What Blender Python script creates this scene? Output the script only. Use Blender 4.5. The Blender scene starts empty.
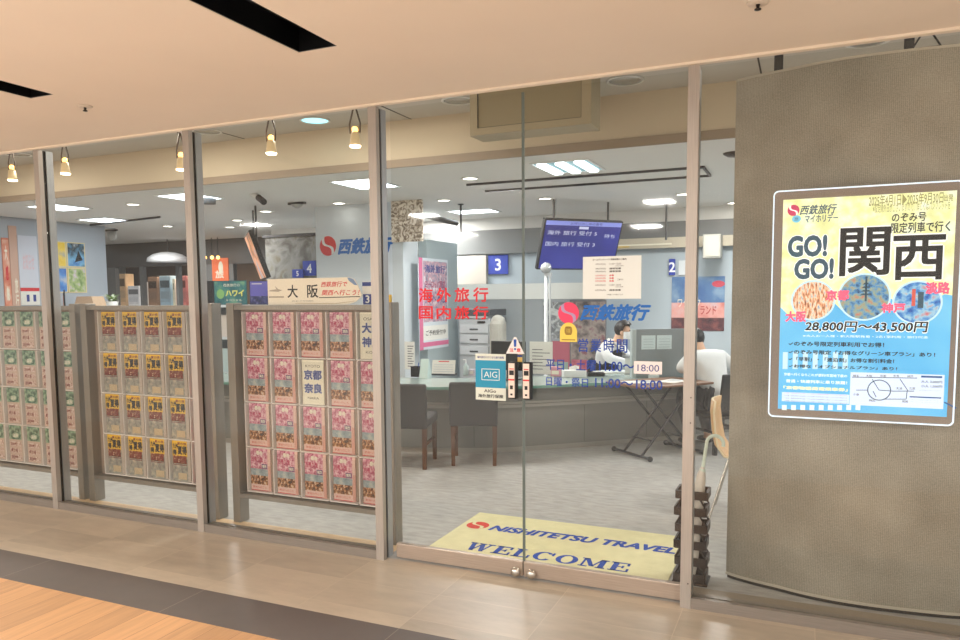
import bpy, math, random
from mathutils import Vector, Matrix
random.seed(7)
S = bpy.context.scene
COL = S.collection
R = math.radians
PI = math.pi

# ------------------------------------------------------------------ camera
FPX, CXP, CYP = 739.8, 480.0, 360.0           # focal length and principal point in pixels of a 960x640 frame
PIT, YAW, ROL = R(4.8395), R(-23.7757), R(-.43098)
CAM = Vector((0, -3.553, 1.5))
FW = Vector((math.sin(YAW)*math.cos(PIT), math.cos(YAW)*math.cos(PIT), -math.sin(PIT)))
R0 = Vector((math.cos(YAW), -math.sin(YAW), 0)); U0 = R0.cross(FW)
RT = R0*math.cos(ROL) + U0*math.sin(ROL); UP = -R0*math.sin(ROL) + U0*math.cos(ROL)
cd = bpy.data.cameras.new('camera'); cam = bpy.data.objects.new('camera', cd); COL.objects.link(cam)
cam.matrix_world = Matrix(((RT.x, UP.x, -FW.x, CAM.x), (RT.y, UP.y, -FW.y, CAM.y), (RT.z, UP.z, -FW.z, CAM.z), (0, 0, 0, 1)))
cd.sensor_width = 36; cd.lens = 36*FPX/960; cd.shift_x = (480-CXP)/960; cd.shift_y = (CYP-320)/960
cd.clip_start = .05; cd.clip_end = 200
S.camera = cam
def ray(x, y): return RT*((x-CXP)/FPX) - UP*((y-CYP)/FPX) + FW
def aty(x, y, Y):
    d = ray(x, y); return CAM + d*((Y-CAM.y)/d.y)
def atz(x, y, Z):
    d = ray(x, y); return CAM + d*((Z-CAM.z)/d.z)
def atx(x, y, X):
    d = ray(x, y); return CAM + d*((X-CAM.x)/d.x)

# ------------------------------------------------------------------ materials
def lin(c):
    c = c/255.0
    return c/12.92 if c <= .04045 else ((c+.055)/1.055)**2.4
def rgb(c): return (lin(c[0]), lin(c[1]), lin(c[2]), 1)
MATS = {}
def nt(name):
    m = bpy.data.materials.new(name); m.use_nodes = True
    return m, m.node_tree.nodes, m.node_tree.links, m.node_tree.nodes['Principled BSDF']
def mat(name, c, rough=.6, metal=0, emit=0, ecol=None, var=.0, vscale=8, spec=.5):
    if name in MATS: return MATS[name]
    m, N, L, b = nt(name)
    b.inputs['Base Color'].default_value = rgb(c); b.inputs['Roughness'].default_value = rough
    b.inputs['Metallic'].default_value = metal; b.inputs['Specular IOR Level'].default_value = spec
    if emit:
        b.inputs['Emission Color'].default_value = rgb(ecol or c); b.inputs['Emission Strength'].default_value = emit
    if var:
        tc = N.new('ShaderNodeTexCoord'); no = N.new('ShaderNodeTexNoise'); no.inputs['Scale'].default_value = vscale
        no.inputs['Detail'].default_value = 6
        mx = N.new('ShaderNodeMix'); mx.data_type = 'RGBA'
        L.new(tc.outputs['Object'], no.inputs['Vector']); L.new(no.outputs['Fac'], mx.inputs['Factor'])
        mx.inputs['A'].default_value = rgb([max(0, x*(1-var)) for x in c]); mx.inputs['B'].default_value = rgb([min(255, x*(1+var)) for x in c])
        L.new(mx.outputs['Result'], b.inputs['Base Color'])
    MATS[name] = m
    return m
def picmat(name, cols, scale=20, detail=4, emit=0, rough=.4, stretch=(1, 1, 1), dist=0, kind='noise', lo=.3, hi=.7):
    """printed picture: noise run through a colour ramp"""
    if name in MATS: return MATS[name]
    m, N, L, b = nt(name)
    tc = N.new('ShaderNodeTexCoord'); mp = N.new('ShaderNodeMapping'); mp.inputs['Scale'].default_value = stretch
    L.new(tc.outputs['Object'], mp.inputs['Vector'])
    if kind == 'voronoi':
        no = N.new('ShaderNodeTexVoronoi'); out = no.outputs['Color']; no.inputs['Scale'].default_value = scale
    else:
        no = N.new('ShaderNodeTexNoise'); no.inputs['Detail'].default_value = detail; no.inputs['Scale'].default_value = scale
        no.inputs['Distortion'].default_value = dist; out = no.outputs['Fac']
    L.new(mp.outputs['Vector'], no.inputs['Vector'])
    rp = N.new('ShaderNodeValToRGB'); L.new(out, rp.inputs['Fac'])
    el = rp.color_ramp.elements
    while len(el) < len(cols): el.new(.5)
    for i, c in enumerate(cols):
        el[i].position = lo + (hi-lo)*i/(len(cols)-1); el[i].color = rgb(c)
    L.new(rp.outputs['Color'], b.inputs['Base Color']); b.inputs['Roughness'].default_value = rough
    if emit:
        L.new(rp.outputs['Color'], b.inputs['Emission Color']); b.inputs['Emission Strength'].default_value = emit
    MATS[name] = m
    return m
def glassmat(name, tint=(250, 250, 248), refl=1.0, haze=.03, haze_col=(225, 228, 228)):
    m, N, L, b = nt(name); N.remove(b)
    out = N['Material Output']
    tr = N.new('ShaderNodeBsdfTransparent'); tr.inputs['Color'].default_value = rgb(tint)
    gl = N.new('ShaderNodeBsdfGlossy'); gl.inputs['Roughness'].default_value = .03; gl.inputs['Color'].default_value = (1, 1, 1, 1)
    df = N.new('ShaderNodeBsdfDiffuse'); df.inputs['Color'].default_value = rgb(haze_col)
    ge = N.new('ShaderNodeNewGeometry'); dt = N.new('ShaderNodeVectorMath'); dt.operation = 'DOT_PRODUCT'
    L.new(ge.outputs['Incoming'], dt.inputs[0]); L.new(ge.outputs['Normal'], dt.inputs[1])
    def mth(op, a, b2=None):
        k = N.new('ShaderNodeMath'); k.operation = op
        for i, q in enumerate((a, b2)):
            if q is None: continue
            if isinstance(q, (int, float)): k.inputs[i].default_value = q
            else: L.new(q, k.inputs[i])
        return k
    c1 = mth('ABSOLUTE', dt.outputs['Value']); c2_ = mth('SUBTRACT', 1.0, c1.outputs[0]); c3 = mth('POWER', c2_.outputs[0], 5.0); c4 = mth('MULTIPLY', c3.outputs[0], .96); c5 = mth('ADD', c4.outputs[0], .04)
    mu = mth('MULTIPLY', c5.outputs[0], refl)
    m1 = N.new('ShaderNodeMixShader'); m1.inputs['Fac'].default_value = haze  # pale diffuse share put in for the reflected haze that lowers contrast
    L.new(tr.outputs[0], m1.inputs[1]); L.new(df.outputs[0], m1.inputs[2])
    m2 = N.new('ShaderNodeMixShader'); L.new(mu.outputs[0], m2.inputs['Fac']); L.new(m1.outputs[0], m2.inputs[1]); L.new(gl.outputs[0], m2.inputs[2])
    L.new(m2.outputs[0], out.inputs['Surface'])
    MATS[name] = m
    return m
def tilemat(name, c, joint, sx, sy, ox, oy, w=.004, rough=.4, var=.12, vs=3, streak=(1, 1, 1), bump=0):
    """rectangular tiles with thin joints, from world x and y"""
    m, N, L, b = nt(name)
    tc = N.new('ShaderNodeTexCoord'); se = N.new('ShaderNodeSeparateXYZ'); L.new(tc.outputs['Object'], se.inputs[0])
    masks = []
    ids = []
    for ax, s, o in (('X', sx, ox), ('Y', sy, oy)):
        if not s: continue
        a = N.new('ShaderNodeMath'); a.operation = 'SUBTRACT'; L.new(se.outputs[ax], a.inputs[0]); a.inputs[1].default_value = o
        d = N.new('ShaderNodeMath'); d.operation = 'DIVIDE'; L.new(a.outputs[0], d.inputs[0]); d.inputs[1].default_value = s
        f = N.new('ShaderNodeMath'); f.operation = 'FRACT'; L.new(d.outputs[0], f.inputs[0])
        fl = N.new('ShaderNodeMath'); fl.operation = 'FLOOR'; L.new(d.outputs[0], fl.inputs[0]); ids.append(fl)
        l = N.new('ShaderNodeMath'); l.operation = 'LESS_THAN'; L.new(f.outputs[0], l.inputs[0]); l.inputs[1].default_value = w/s
        masks.append(l)
    cb = N.new('ShaderNodeCombineXYZ')
    for i, fl in enumerate(ids): L.new(fl.outputs[0], cb.inputs[i])
    wn = N.new('ShaderNodeTexWhiteNoise'); L.new(cb.outputs[0], wn.inputs['Vector'])
    mp = N.new('ShaderNodeMapping'); mp.inputs['Scale'].default_value = streak; L.new(tc.outputs['Object'], mp.inputs['Vector'])
    ad = N.new('ShaderNodeVectorMath'); ad.operation = 'ADD'; L.new(mp.outputs[0], ad.inputs[0]); L.new(wn.outputs['Color'], ad.inputs[1])
    no = N.new('ShaderNodeTexNoise'); no.inputs['Scale'].default_value = vs; no.inputs['Detail'].default_value = 8; no.inputs['Roughness'].default_value = .65
    L.new(ad.outputs[0], no.inputs['Vector'])
    mr = N.new('ShaderNodeMath'); mr.operation = 'MULTIPLY_ADD'; L.new(wn.outputs['Value'], mr.inputs[0]); mr.inputs[1].default_value = .35; L.new(no.outputs['Fac'], mr.inputs[2])
    sb = N.new('ShaderNodeMath'); sb.operation = 'SUBTRACT'; L.new(mr.outputs[0], sb.inputs[0]); sb.inputs[1].default_value = .17
    mx = N.new('ShaderNodeMix'); mx.data_type = 'RGBA'; L.new(sb.outputs[0], mx.inputs['Factor'])
    mx.inputs['A'].default_value = rgb([x*(1-var) for x in c]); mx.inputs['B'].default_value = rgb([min(255, x*(1+var)) for x in c])
    cur = mx.outputs['Result']
    for l in masks:
        m2 = N.new('ShaderNodeMix'); m2.data_type = 'RGBA'; L.new(l.outputs[0], m2.inputs['Factor']); L.new(cur, m2.inputs['A']); m2.inputs['B'].default_value = rgb(joint)
        cur = m2.outputs['Result']
    L.new(cur, b.inputs['Base Color']); b.inputs['Roughness'].default_value = rough
    MATS[name] = m
    return m
def brushed(name, c, rough=.35, metal=.85, stretch=(40, 40, 1)):
    if name in MATS: return MATS[name]
    m, N, L, b = nt(name)
    tc = N.new('ShaderNodeTexCoord'); mp = N.new('ShaderNodeMapping'); mp.inputs['Scale'].default_value = stretch
    no = N.new('ShaderNodeTexNoise'); no.inputs['Scale'].default_value = 6; no.inputs['Detail'].default_value = 5
    L.new(tc.outputs['Object'], mp.inputs[0]); L.new(mp.outputs[0], no.inputs['Vector'])
    mx = N.new('ShaderNodeMix'); mx.data_type = 'RGBA'; L.new(no.outputs['Fac'], mx.inputs['Factor'])
    mx.inputs['A'].default_value = rgb([x*.88 for x in c]); mx.inputs['B'].default_value = rgb([min(255, x*1.1) for x in c])
    L.new(mx.outputs['Result'], b.inputs['Base Color']); b.inputs['Roughness'].default_value = rough; b.inputs['Metallic'].default_value = metal
    MATS[name] = m
    return m

# ------------------------------------------------------------------ mesh building
TXT = {}
def text_geo(body, bold=0.0, shear=0.0, res=3):
    k = (body, bold, shear, res)
    if k not in TXT:
        c = bpy.data.curves.new('glyphs', 'FONT'); c.body = body; c.resolution_u = res; c.offset = bold; c.shear = shear
        c.fill_mode = 'FRONT'
        o = bpy.data.objects.new('glyphs', c); COL.objects.link(o)
        dg = bpy.context.evaluated_depsgraph_get()
        me = bpy.data.meshes.new_from_object(o.evaluated_get(dg))
        vs = [(v.co.x, v.co.y) for v in me.vertices]; fs = [tuple(p.vertices) for p in me.polygons]
        bpy.data.objects.remove(o); bpy.data.curves.remove(c); bpy.data.meshes.remove(me)
        if vs:
            xs = [v[0] for v in vs]; ys = [v[1] for v in vs]; bb = (min(xs), min(ys), max(xs), max(ys))
        else: bb = (0, 0, 1, 1)
        TXT[k] = (vs, fs, bb)
    return TXT[k]
class MB:
    def __init__(s): s.v = []; s.f = []; s.mi = []; s.mats = []; s.M = None; s.sm = []
    def add(s, vs, fs, m, smooth=False):
        n = len(s.v)
        if m not in s.mats: s.mats.append(m)
        k = s.mats.index(m)
        for p in vs:
            p = Vector(p)
            s.v.append(s.M @ p if s.M else p)
        for f in fs:
            s.f.append([i+n for i in f]); s.mi.append(k); s.sm.append(smooth)
        return s
    def box(s, a, b, m):
        x0, y0, z0 = [min(a[i], b[i]) for i in range(3)]; x1, y1, z1 = [max(a[i], b[i]) for i in range(3)]
        return s.add([(x0,y0,z0),(x1,y0,z0),(x1,y1,z0),(x0,y1,z0),(x0,y0,z1),(x1,y0,z1),(x1,y1,z1),(x0,y1,z1)],
                     [(3,2,1,0),(4,5,6,7),(0,1,5,4),(1,2,6,5),(2,3,7,6),(3,0,4,7)], m)
    def cbox(s, a, b, m, ch=.01):
        """box with bevelled edges (chamfer)"""
        x0, y0, z0 = [min(a[i], b[i]) for i in range(3)]; x1, y1, z1 = [max(a[i], b[i]) for i in range(3)]
        ch = min(ch, (x1-x0)*.45, (y1-y0)*.45, (z1-z0)*.45)
        import bmesh
        bm = bmesh.new(); bmesh.ops.create_cube(bm, size=1)
        for v in bm.verts: v.co = Vector(((x0+x1)/2+v.co.x*(x1-x0), (y0+y1)/2+v.co.y*(y1-y0), (z0+z1)/2+v.co.z*(z1-z0)))
        bmesh.ops.bevel(bm, geom=bm.edges[:], offset=ch, segments=2, affect='EDGES', profile=.5)
        bm.verts.index_update()
        s.add([v.co.copy() for v in bm.verts], [[v.index for v in f.verts] for f in bm.faces], m)
        bm.free(); return s
    def quad(s, pts, m): return s.add(pts, [tuple(range(len(pts)))], m)
    def rect(s, x0, y0, x1, y1, z, m): return s.add([(x0,y0,z),(x1,y0,z),(x1,y1,z),(x0,y1,z)], [(0,1,2,3)], m)
    def prism(s, poly, z0, z1, m):
        n = len(poly)
        if sum(poly[i][0]*poly[(i+1)%n][1]-poly[(i+1)%n][0]*poly[i][1] for i in range(n)) < 0: poly = poly[::-1]
        vs = [(p[0], p[1], z0) for p in poly] + [(p[0], p[1], z1) for p in poly]
        fs = [tuple(range(n-1, -1, -1)), tuple(range(n, 2*n))] + [(i, (i+1) % n, n+(i+1) % n, n+i) for i in range(n)]
        return s.add(vs, fs, m)
    def tube(s, path, r, m, n=10, closed=False):
        P = [Vector(p) for p in path]; k = len(P)
        rr = r if isinstance(r, (list, tuple)) else [r]*k
        vs, fs = [], []
        prev = None
        for i in range(k):
            a = P[(i-1) % k] if (i > 0 or closed) else P[i]; b = P[(i+1) % k] if (i < k-1 or closed) else P[i]
            t = (b-a).normalized()
            if prev is None:
                u = t.cross(Vector((0, 0, 1)))
                if u.length < .1: u = t.cross(Vector((1, 0, 0)))
                u.normalize()
            else:
                u = (prev - t*prev.dot(t))
                if u.length < 1e-6: u = t.orthogonal()
                u.normalize()
            prev = u; w = t.cross(u)
            for j in range(n):
                a_ = 2*PI*j/n; vs.append(P[i] + (u*math.cos(a_)+w*math.sin(a_))*rr[i])
        rng = k if closed else k-1
        for i in range(rng):
            for j in range(n):
                a0 = i*n+j; a1 = i*n+(j+1) % n; b0 = ((i+1) % k)*n+j; b1 = ((i+1) % k)*n+(j+1) % n
                fs.append((a0, a1, b1, b0))
        s.add(vs, fs, m, True)
        if not closed:
            s.add(vs[:n], [tuple(range(n-1, -1, -1))], m); s.add(vs[-n:], [tuple(range(n))], m)
        return s
    def lathe(s, prof, c, m, n=24, smooth=True):
        """profile of (radius, z) turned about the vertical through c"""
        vs, fs = [], []
        for r, z in prof:
            for j in range(n):
                a = 2*PI*j/n; vs.append((c[0]+r*math.cos(a), c[1]+r*math.sin(a), c[2]+z))
        for i in range(len(prof)-1):
            for j in range(n): fs.append((i*n+j, i*n+(j+1) % n, (i+1)*n+(j+1) % n, (i+1)*n+j))
        if prof[0][0] > 1e-5: fs.append(tuple(range(n-1, -1, -1)))
        if prof[-1][0] > 1e-5: fs.append(tuple(range((len(prof)-1)*n, len(prof)*n)))
        return s.add(vs, fs, m, smooth)
    def ball(s, c, r, m, n=16, sc=(1, 1, 1)):
        prof = [(max(1e-6, r*math.sin(PI*i/10)), -r*math.cos(PI*i/10)) for i in range(11)]
        vs, fs = [], []
        for pr, z in prof:
            for j in range(n):
                a = 2*PI*j/n; vs.append((c[0]+sc[0]*pr*math.cos(a), c[1]+sc[1]*pr*math.sin(a), c[2]+sc[2]*z))
        for i in range(10):
            for j in range(n): fs.append((i*n+j, i*n+(j+1) % n, (i+1)*n+(j+1) % n, (i+1)*n+j))
        return s.add(vs, fs, m, True)
    def ell(s, cx, cy, rx, ry, z, m, n=28, a0=0, a1=2*PI):
        return s.add([(cx+rx*math.cos(a0+(a1-a0)*i/n), cy+ry*math.sin(a0+(a1-a0)*i/n), z) for i in range(n if abs(a1-a0-2*PI) < 1e-6 else n+1)], [tuple(range(n if abs(a1-a0-2*PI) < 1e-6 else n+1))], m)
    def ring(s, cx, cy, rx, ry, w, z, m, n=32, a0=0, a1=2*PI):
        vs, fs = [], []
        for i in range(n+1):
            a = a0+(a1-a0)*i/n
            vs += [(cx+rx*math.cos(a), cy+ry*math.sin(a), z), (cx+(rx-w)*math.cos(a), cy+(ry-w)*math.sin(a), z)]
        for i in range(n): fs.append((2*i, 2*i+2, 2*i+3, 2*i+1))
        return s.add(vs, fs, m)
    def line(s, x0, y0, x1, y1, w, z, m):
        d = Vector((x1-x0, y1-y0)); d.normalize(); n = Vector((-d.y, d.x))*w/2
        return s.add([(x0-n.x, y0-n.y, z), (x1-n.x, y1-n.y, z), (x1+n.x, y1+n.y, z), (x0+n.x, y0+n.y, z)], [(0, 1, 2, 3)], m)
    def text(s, body, x0, y0, x1, y1, z, m, bold=.0, shear=0, res=3, fit=True, spaced=False):
        if spaced:                                   # glyph by glyph across the box
            n = len(body); w = (x1-x0)/(n + .22*(n-1))
            for i, ch in enumerate(body):
                if ch.strip(): s.text(ch, x0+i*w*1.22, y0, x0+i*w*1.22+w, y1, z, m, bold, shear, res)
            return s
        if bold > .012:                              # heavier strokes: the glyphs once more, nudged all round
            vs, fs, bb = text_geo(body, 0, shear, res)
            kx = (x1-x0)/max(1e-6, bb[2]-bb[0]+2*bold); ky = (y1-y0)/max(1e-6, bb[3]-bb[1]+2*bold)
            nn = 4 if bold < .035 else 8
            for q in range(nn):
                a = 2*PI*(q+.5)/nn; dx, dy = bold*math.cos(a), bold*math.sin(a)
                s.add([(x0+(v[0]-bb[0]+bold+dx)*kx, y0+(v[1]-bb[1]+bold+dy)*ky, z+.00005*q) for v in vs], fs, m)
            return s
        bold = 0
        vs, fs, bb = text_geo(body, bold, shear, res)
        sx = (x1-x0)/max(1e-6, bb[2]-bb[0]); sy = (y1-y0)/max(1e-6, bb[3]-bb[1])
        if not fit: sx = sy = min(sx, sy)
        return s.add([(x0+(v[0]-bb[0])*sx, y0+(v[1]-bb[1])*sy, z) for v in vs], fs, m)
    def build(s, name, parent=None, loc=None, rot=None, **props):
        me = bpy.data.meshes.new(name)
        me.from_pydata([tuple(v) for v in s.v], [], s.f)
        for m in s.mats: me.materials.append(m)
        me.polygons.foreach_set('material_index', s.mi); me.polygons.foreach_set('use_smooth', s.sm)
        me.update()
        o = bpy.data.objects.new(name, me); COL.objects.link(o)
        if parent: o.parent = parent
        if loc is not None: o.location = loc
        if rot is not None: o.rotation_euler = rot
        for k, v in props.items(): o[k] = v
        return o
def tag(o, label, cat, group=None, kind=None):
    o['label'] = label; o['category'] = cat
    if group: o['group'] = group
    if kind: o['kind'] = kind
    return o
def thing(name, label, cat, loc=(0, 0, 0), rot=(0, 0, 0), group=None, kind=None):
    o = bpy.data.objects.new(name, None); COL.objects.link(o); o.location = loc; o.rotation_euler = rot
    o.empty_display_size = .1
    return tag(o, label, cat, group, kind)
def struct(o, label=None):
    o['kind'] = 'structure'
    if label: o['label'] = label
    return o
KIDS = {}
def kids(o): return [c for c in bpy.data.objects if c.parent == o]
def copy_tree(o, parent=None):
    c = o.copy(); COL.objects.link(c)
    if parent: c.parent = parent
    for ch in kids(o): copy_tree(ch, c)
    return c
UPR = (PI/2, 0, 0)        # local x to the right, local y up, local z towards the viewer (-Y)

# ------------------------------------------------------------------ palette
white = mat('white_paint', (225, 226, 224), .55)
paper = mat('paper', (232, 232, 226), .7)
cream = mat('cream_paper', (238, 233, 214), .7)
black = mat('black_plastic', (22, 22, 24), .45)
ink = mat('black_ink', (26, 26, 30), .6)
grey_ink = mat('grey_ink', (110, 110, 112), .6)
red_ink = mat('red_ink', (214, 40, 48), .6)
blue_ink = mat('blue_ink', (32, 84, 176), .6)
navy_ink = mat('navy_ink', (44, 62, 140), .6)
steel = brushed('brushed_steel', (176, 168, 160), .42, .45)
alu = brushed('brushed_aluminium', (168, 170, 172), .42, .45)
sillm = brushed('sill_steel', (146, 138, 130), .42, .45, (1, 40, 40))
gasket = mat('dark_gasket', (48, 42, 38), .6)
darkgrey = mat('dark_grey_metal', (62, 62, 64), .45, .3)
glass = glassmat('shop_glass', refl=.36, haze=.008)
acryl = glassmat('clear_acrylic', tint=(245, 246, 246), refl=.4, haze=.03, haze_col=(235, 235, 235))
chrome = mat('satin_chrome', (205, 200, 192), .22, .9)

# ------------------------------------------------------------------ setting: floors
LIP = 2.555
tile = tilemat('beige_stone_tile', (176, 163, 145), (192, 178, 158), .579, .29, -1.085, -.03, .0035, .33, .13, 4, (1, 3, 1))
dark_tile = tilemat('charcoal_tile', (92, 84, 80), (132, 122, 112), 1.158, 0, -1.66, 0, .004, .45, .08, 5)
wood = tilemat('oak_planks', (206, 158, 108), (168, 122, 78), 0, 0, 0, 0)if False else tilemat('oak_planks', (194, 148, 102), (150, 110, 74), .145, 1.6, 0.02, -.3, .003, .42, .16, 2.2, (14, 1, 1))
carpet = picmat('grey_carpet', [(158, 158, 156), (170, 170, 168), (182, 181, 179)], 9, 14, rough=.95, stretch=(1, 3, 1))
struct(MB().box((-14, -.725, -.1), (6, .05, 0), tile).build('floor_tile'), 'beige stone tile floor in front of the shop')
struct(MB().box((-14, -1.03, -.1), (6, -.725, 0), dark_tile).build('floor_border'), 'charcoal tile border strip')
struct(MB().box((-14, -2.75, -.1), (6, -1.03, 0), wood).build('floor_wood'), 'oak plank strip of the walkway floor')
struct(MB().box((-14, -9, -.1), (6, -2.75, 0), mat('bounce_floor_pale', (216, 212, 206), .5, var=.05, vscale=2)).build('floor_bounce'), 'unseen pale floor added behind the viewer to soften the orange bounce')  # unseen floor, added so the light bounced onto the front is less orange
sillstrip = mat('inner_sill_stone', (222, 196, 160), .5, var=.08, vscale=14)
struct(MB().box((-14, .05, -.1), (-2.2, .285, 0), sillstrip).box((-.5, .05, -.1), (6, .285, 0), mat('inner_strip_grey', (150, 140, 126), .5, var=.08)).build('floor_strip'), 'pale stone strip just inside the glass')
struct(MB().box((-18, .285, -.1), (6, 14, 0), carpet).box((-2.2, .05, -.1), (-.5, .285, 0), carpet).build('floor'), 'grey carpet inside the shop')

# ------------------------------------------------------------------ setting: outer ceiling with dark slots, lip
soffit = mat('warm_soffit_paint', (232, 218, 202), .8, var=.02, vscale=2)
slotm = mat('slot_black', (10, 10, 12), .35)
c = MB()
xs = [-14, -3.75, -3.57, -2.03, -1.83, 6]
for i in range(5):
    y1 = -.855 if i in (1, 3) else .06
    if i in (1, 3):
        c.box((xs[i], -.855, LIP), (xs[i+1], .06, LIP+.2), soffit); c.box((xs[i], -9, LIP), (xs[i+1], -4.2, LIP+.2), soffit)
    else: c.box((xs[i], -9, LIP), (xs[i+1], .06, LIP+.2), soffit)
c.box((-14, .03, LIP+.2), (6, .06, 3.3), soffit)
struct(c.build('ceiling_soffit'), 'warm painted ceiling over the walkway')
for k, (x0, x1) in enumerate(((-3.75, -3.57), (-2.03, -1.83))):
    s_ = thing('ceiling_slot_light', ['narrow black recessed lighting slot at the left edge of the walkway ceiling', 'long black recessed lighting slot near the top of the walkway ceiling, left of centre'][k], 'ceiling slot', (x0, -4.2, LIP), group='black slots in the walkway ceiling')
    w = x1-x0
    b = MB()
    b.box((.001, .001, .10), (w-.001, 3.344, .12), slotm)
    b.box((.001, .001, .002), (.006, 3.344, .10), slotm); b.box((w-.006, .001, .002), (w-.001, 3.344, .10), slotm)
    b.box((.006, 3.338, .002), (w-.006, 3.344, .10), slotm); b.box((.006, .001, .002), (w-.006, .006, .10), slotm)
    b.build('slot_housing', s_)
    for y in (.3, 2.0): MB().box((.03, y, .085), (w-.03, y+.45, .0995), mat('slot_lamp', (120, 120, 122), .3)).build('lamp_louver', s_)
struct(MB().box((-14, -.016, LIP-.012), (6, .0, LIP-.0005), mat('lip_trim', (238, 224, 204), .5)).build('trim_1'), 'pale trim along the ceiling lip')
for k, (px, py) in enumerate(((85, 106), (758, 2))):
    p = atz(px, py, LIP)
    s_ = thing('ceiling_sprinkler', ['small round sprinkler in the walkway ceiling above the leftmost panes', 'small round sprinkler at the top edge of the walkway ceiling, above the lit poster'][k], 'sprinkler', (p.x, p.y, LIP), group='ceiling sprinklers')
    MB().lathe([(.026, -.009), (.036, -.006), (.04, -.0005)], (0, 0, 0), mat('sprinkler_ring', (214, 200, 184), .4)).build('escutcheon', s_)
    MB().lathe([(.004, -.03), (.012, -.028), (.012, -.024), (.005, -.02), (.008, -.0095)], (0, 0, 0), mat('sprinkler_metal', (60, 54, 50), .3, .6)).build('deflector', s_)

# ------------------------------------------------------------------ setting: glass front: posts, sills, panes
POSTS = [-4.924, -3.549, -2.2015, -.495]
b = MB
for i, x in enumerate(POSTS):
    p = MB()
    p.box((x-.025, 0, 0), (x+.025, .034, LIP-.013), steel)
    p.box((x-.013, .034, .0), (x+.013, .062, LIP-.013), gasket)
    p.box((x-.02, .062, 0), (x+.02, .115, LIP-.013), alu)
    for z in (.12, .9, 1.02):
        if i == 3: p.box((x+.008, -.0015, z), (x+.014, .0, z+.006), gasket)
    struct(p.build('window_post'), 'brushed metal post of the glass front')
xs = [-14]+POSTS+[6]
for i in range(5):
    if i == 3: continue
    x0 = xs[i]+.0255; x1 = xs[i+1]-.0255
    if i == 0: x0 = -7.2
    if i == 4: x1 = 3.2
    w = struct(thing('window_%d' % (i+1), 'fixed full-height glass pane of the shop front', 'window', (0, 0, 0), kind='structure'))
    del w['category']
    MB().box((x0, .004, 0), (x1, .03, .052), sillm).box((x0, .03, 0), (x1, .044, .046), sillm).box((x0, .052, 0), (x1, .085, .05), sillm).box((x0, .044, 0), (x1, .052, .04), gasket).build('sill', w)
    MB().box((x0-.012, .045, .04), (x1+.012, .051, LIP-.014), glass).build('pane', w)

# doors: pair of frameless glass leaves with a bottom rail
DX0, DX1, DJ = -2.128, -.523, -1.349
DG = .077                                            # centre plane of the door glass
dg = DG
def dpt(px, py): p = aty(px, py, dg-.006); return p.x, p.z
railm = brushed('door_rail_steel', (176, 160, 146), .38, .5, (1, 40, 40))
vin = []
for k, (x0, x1) in enumerate(((DX0, DJ-.003), (DJ+.003, DX1))):
    d = struct(thing('door_%d' % (k+1), '%s leaf of the glass entrance door' % ('left', 'right')[k], 'door', ((x0+x1)/2, dg, 0), kind='structure'))
    del d['category']
    h = (x1-x0)/2
    ge_ = h-.0005 if k == 0 else -h+.0005
    MB().box((-h, -.005, .085), (h, .005, LIP-.016), glass).build('glass_leaf', d)
    MB().box((ge_-.0025, -.0056, .0905), (ge_+.0025, .0056, LIP-.017), mat('glass_edge_green', (104, 116, 112), .3)).build('glass_edge', d)
    MB().cbox((-h, -.017, .008), (h, .017, .09), railm, .003).build('bottom_rail', d)
    sx = (-1.386 if k == 0 else -1.297)-(x0+x1)/2
    kn = MB(); kn.M = Matrix.Translation((sx, -.0175, .035)) @ Matrix.Rotation(PI/2, 4, 'X')
    kn.lathe([(.024, 0), (.027, .008), (.027, .02), (.022, .03), (.012, .036), (.0001, .038)], (0, 0, 0), chrome)
    kn.build('floor_lock_knob', d)
    # push plate: black backing with a white face plate and red markings
    hx = aty(515.5 if k == 0 else 530, 380, dg).x-(x0+x1)/2
    hz0 = aty(515, 398, dg).z; hz1 = aty(515, 361, dg).z
    hh = thing('x', 'x', 'x'); del hh['category']; del hh['label']; hh.name = 'door_handle'; hh.parent = d; hh.location = (hx, -.03, 0)
    MB().cbox((-.021, -.016, hz0), (.024, .014, hz1), black, .006).box((-.012, .0142, hz0+.03), (.012, .0245, hz0+.05), black).box((-.012, .0142, hz1-.05), (.012, .0245, hz1-.03), black).build('grip', hh)
    f = MB(); f.box((-.021, -.0195, hz0+.008), (.013, -.0163, hz1-.008), mat('handle_face', (236, 220, 208), .4))
    zz = hz0+(hz1-hz0)*.52
    f.box((-.021, -.02, zz-.004), (.013, -.0196, zz+.004), red_ink); f.box((-.012, -.02, zz-.05), (.004, -.0196, zz-.03), ink)
    f.box((-.016, -.02, hz1-.07), (.01, -.0196, hz1-.045), ink); f.box((-.016, -.02, hz1-.04), (.01, -.0196, hz1-.035), red_ink)
    f.box((-.01, -.02, hz0+.02), (.002, -.0196, hz0+.03), ink)
    f.build('face_plate', hh)
    vin.append(d)
def vinyl(d, name, items):
    """cut vinyl lettering stuck on the outer face of a door leaf; boxes given as points on the glass"""
    cx = d.location.x
    m = MB(); m.M = Matrix(((1, 0, 0, -cx), (0, 0, -1, 0), (0, 1, 0, 0), (0, 0, 0, 1)))
    for it in items: it(m)
    return m.build(name, d)
ZV = .0062
vblue = mat('vinyl_blue', (0, 100, 188), .5); vred = mat('vinyl_red', (214, 20, 34), .5); vnavy = mat('vinyl_navy', (18, 62, 156), .5)
vpink = mat('vinyl_pink', (236, 62, 104), .5)
def vt(body, px0, py0, px1, py1, m, bold=.02, shear=0, spaced=False):
    def go(mb):
        x0, z1 = dpt(px0, py0); x1, z0 = dpt(px1, py1)
        mb.text(body, x0, z0, x1, z1, ZV, m, bold, shear, 3, True, spaced)
    return go
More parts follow.
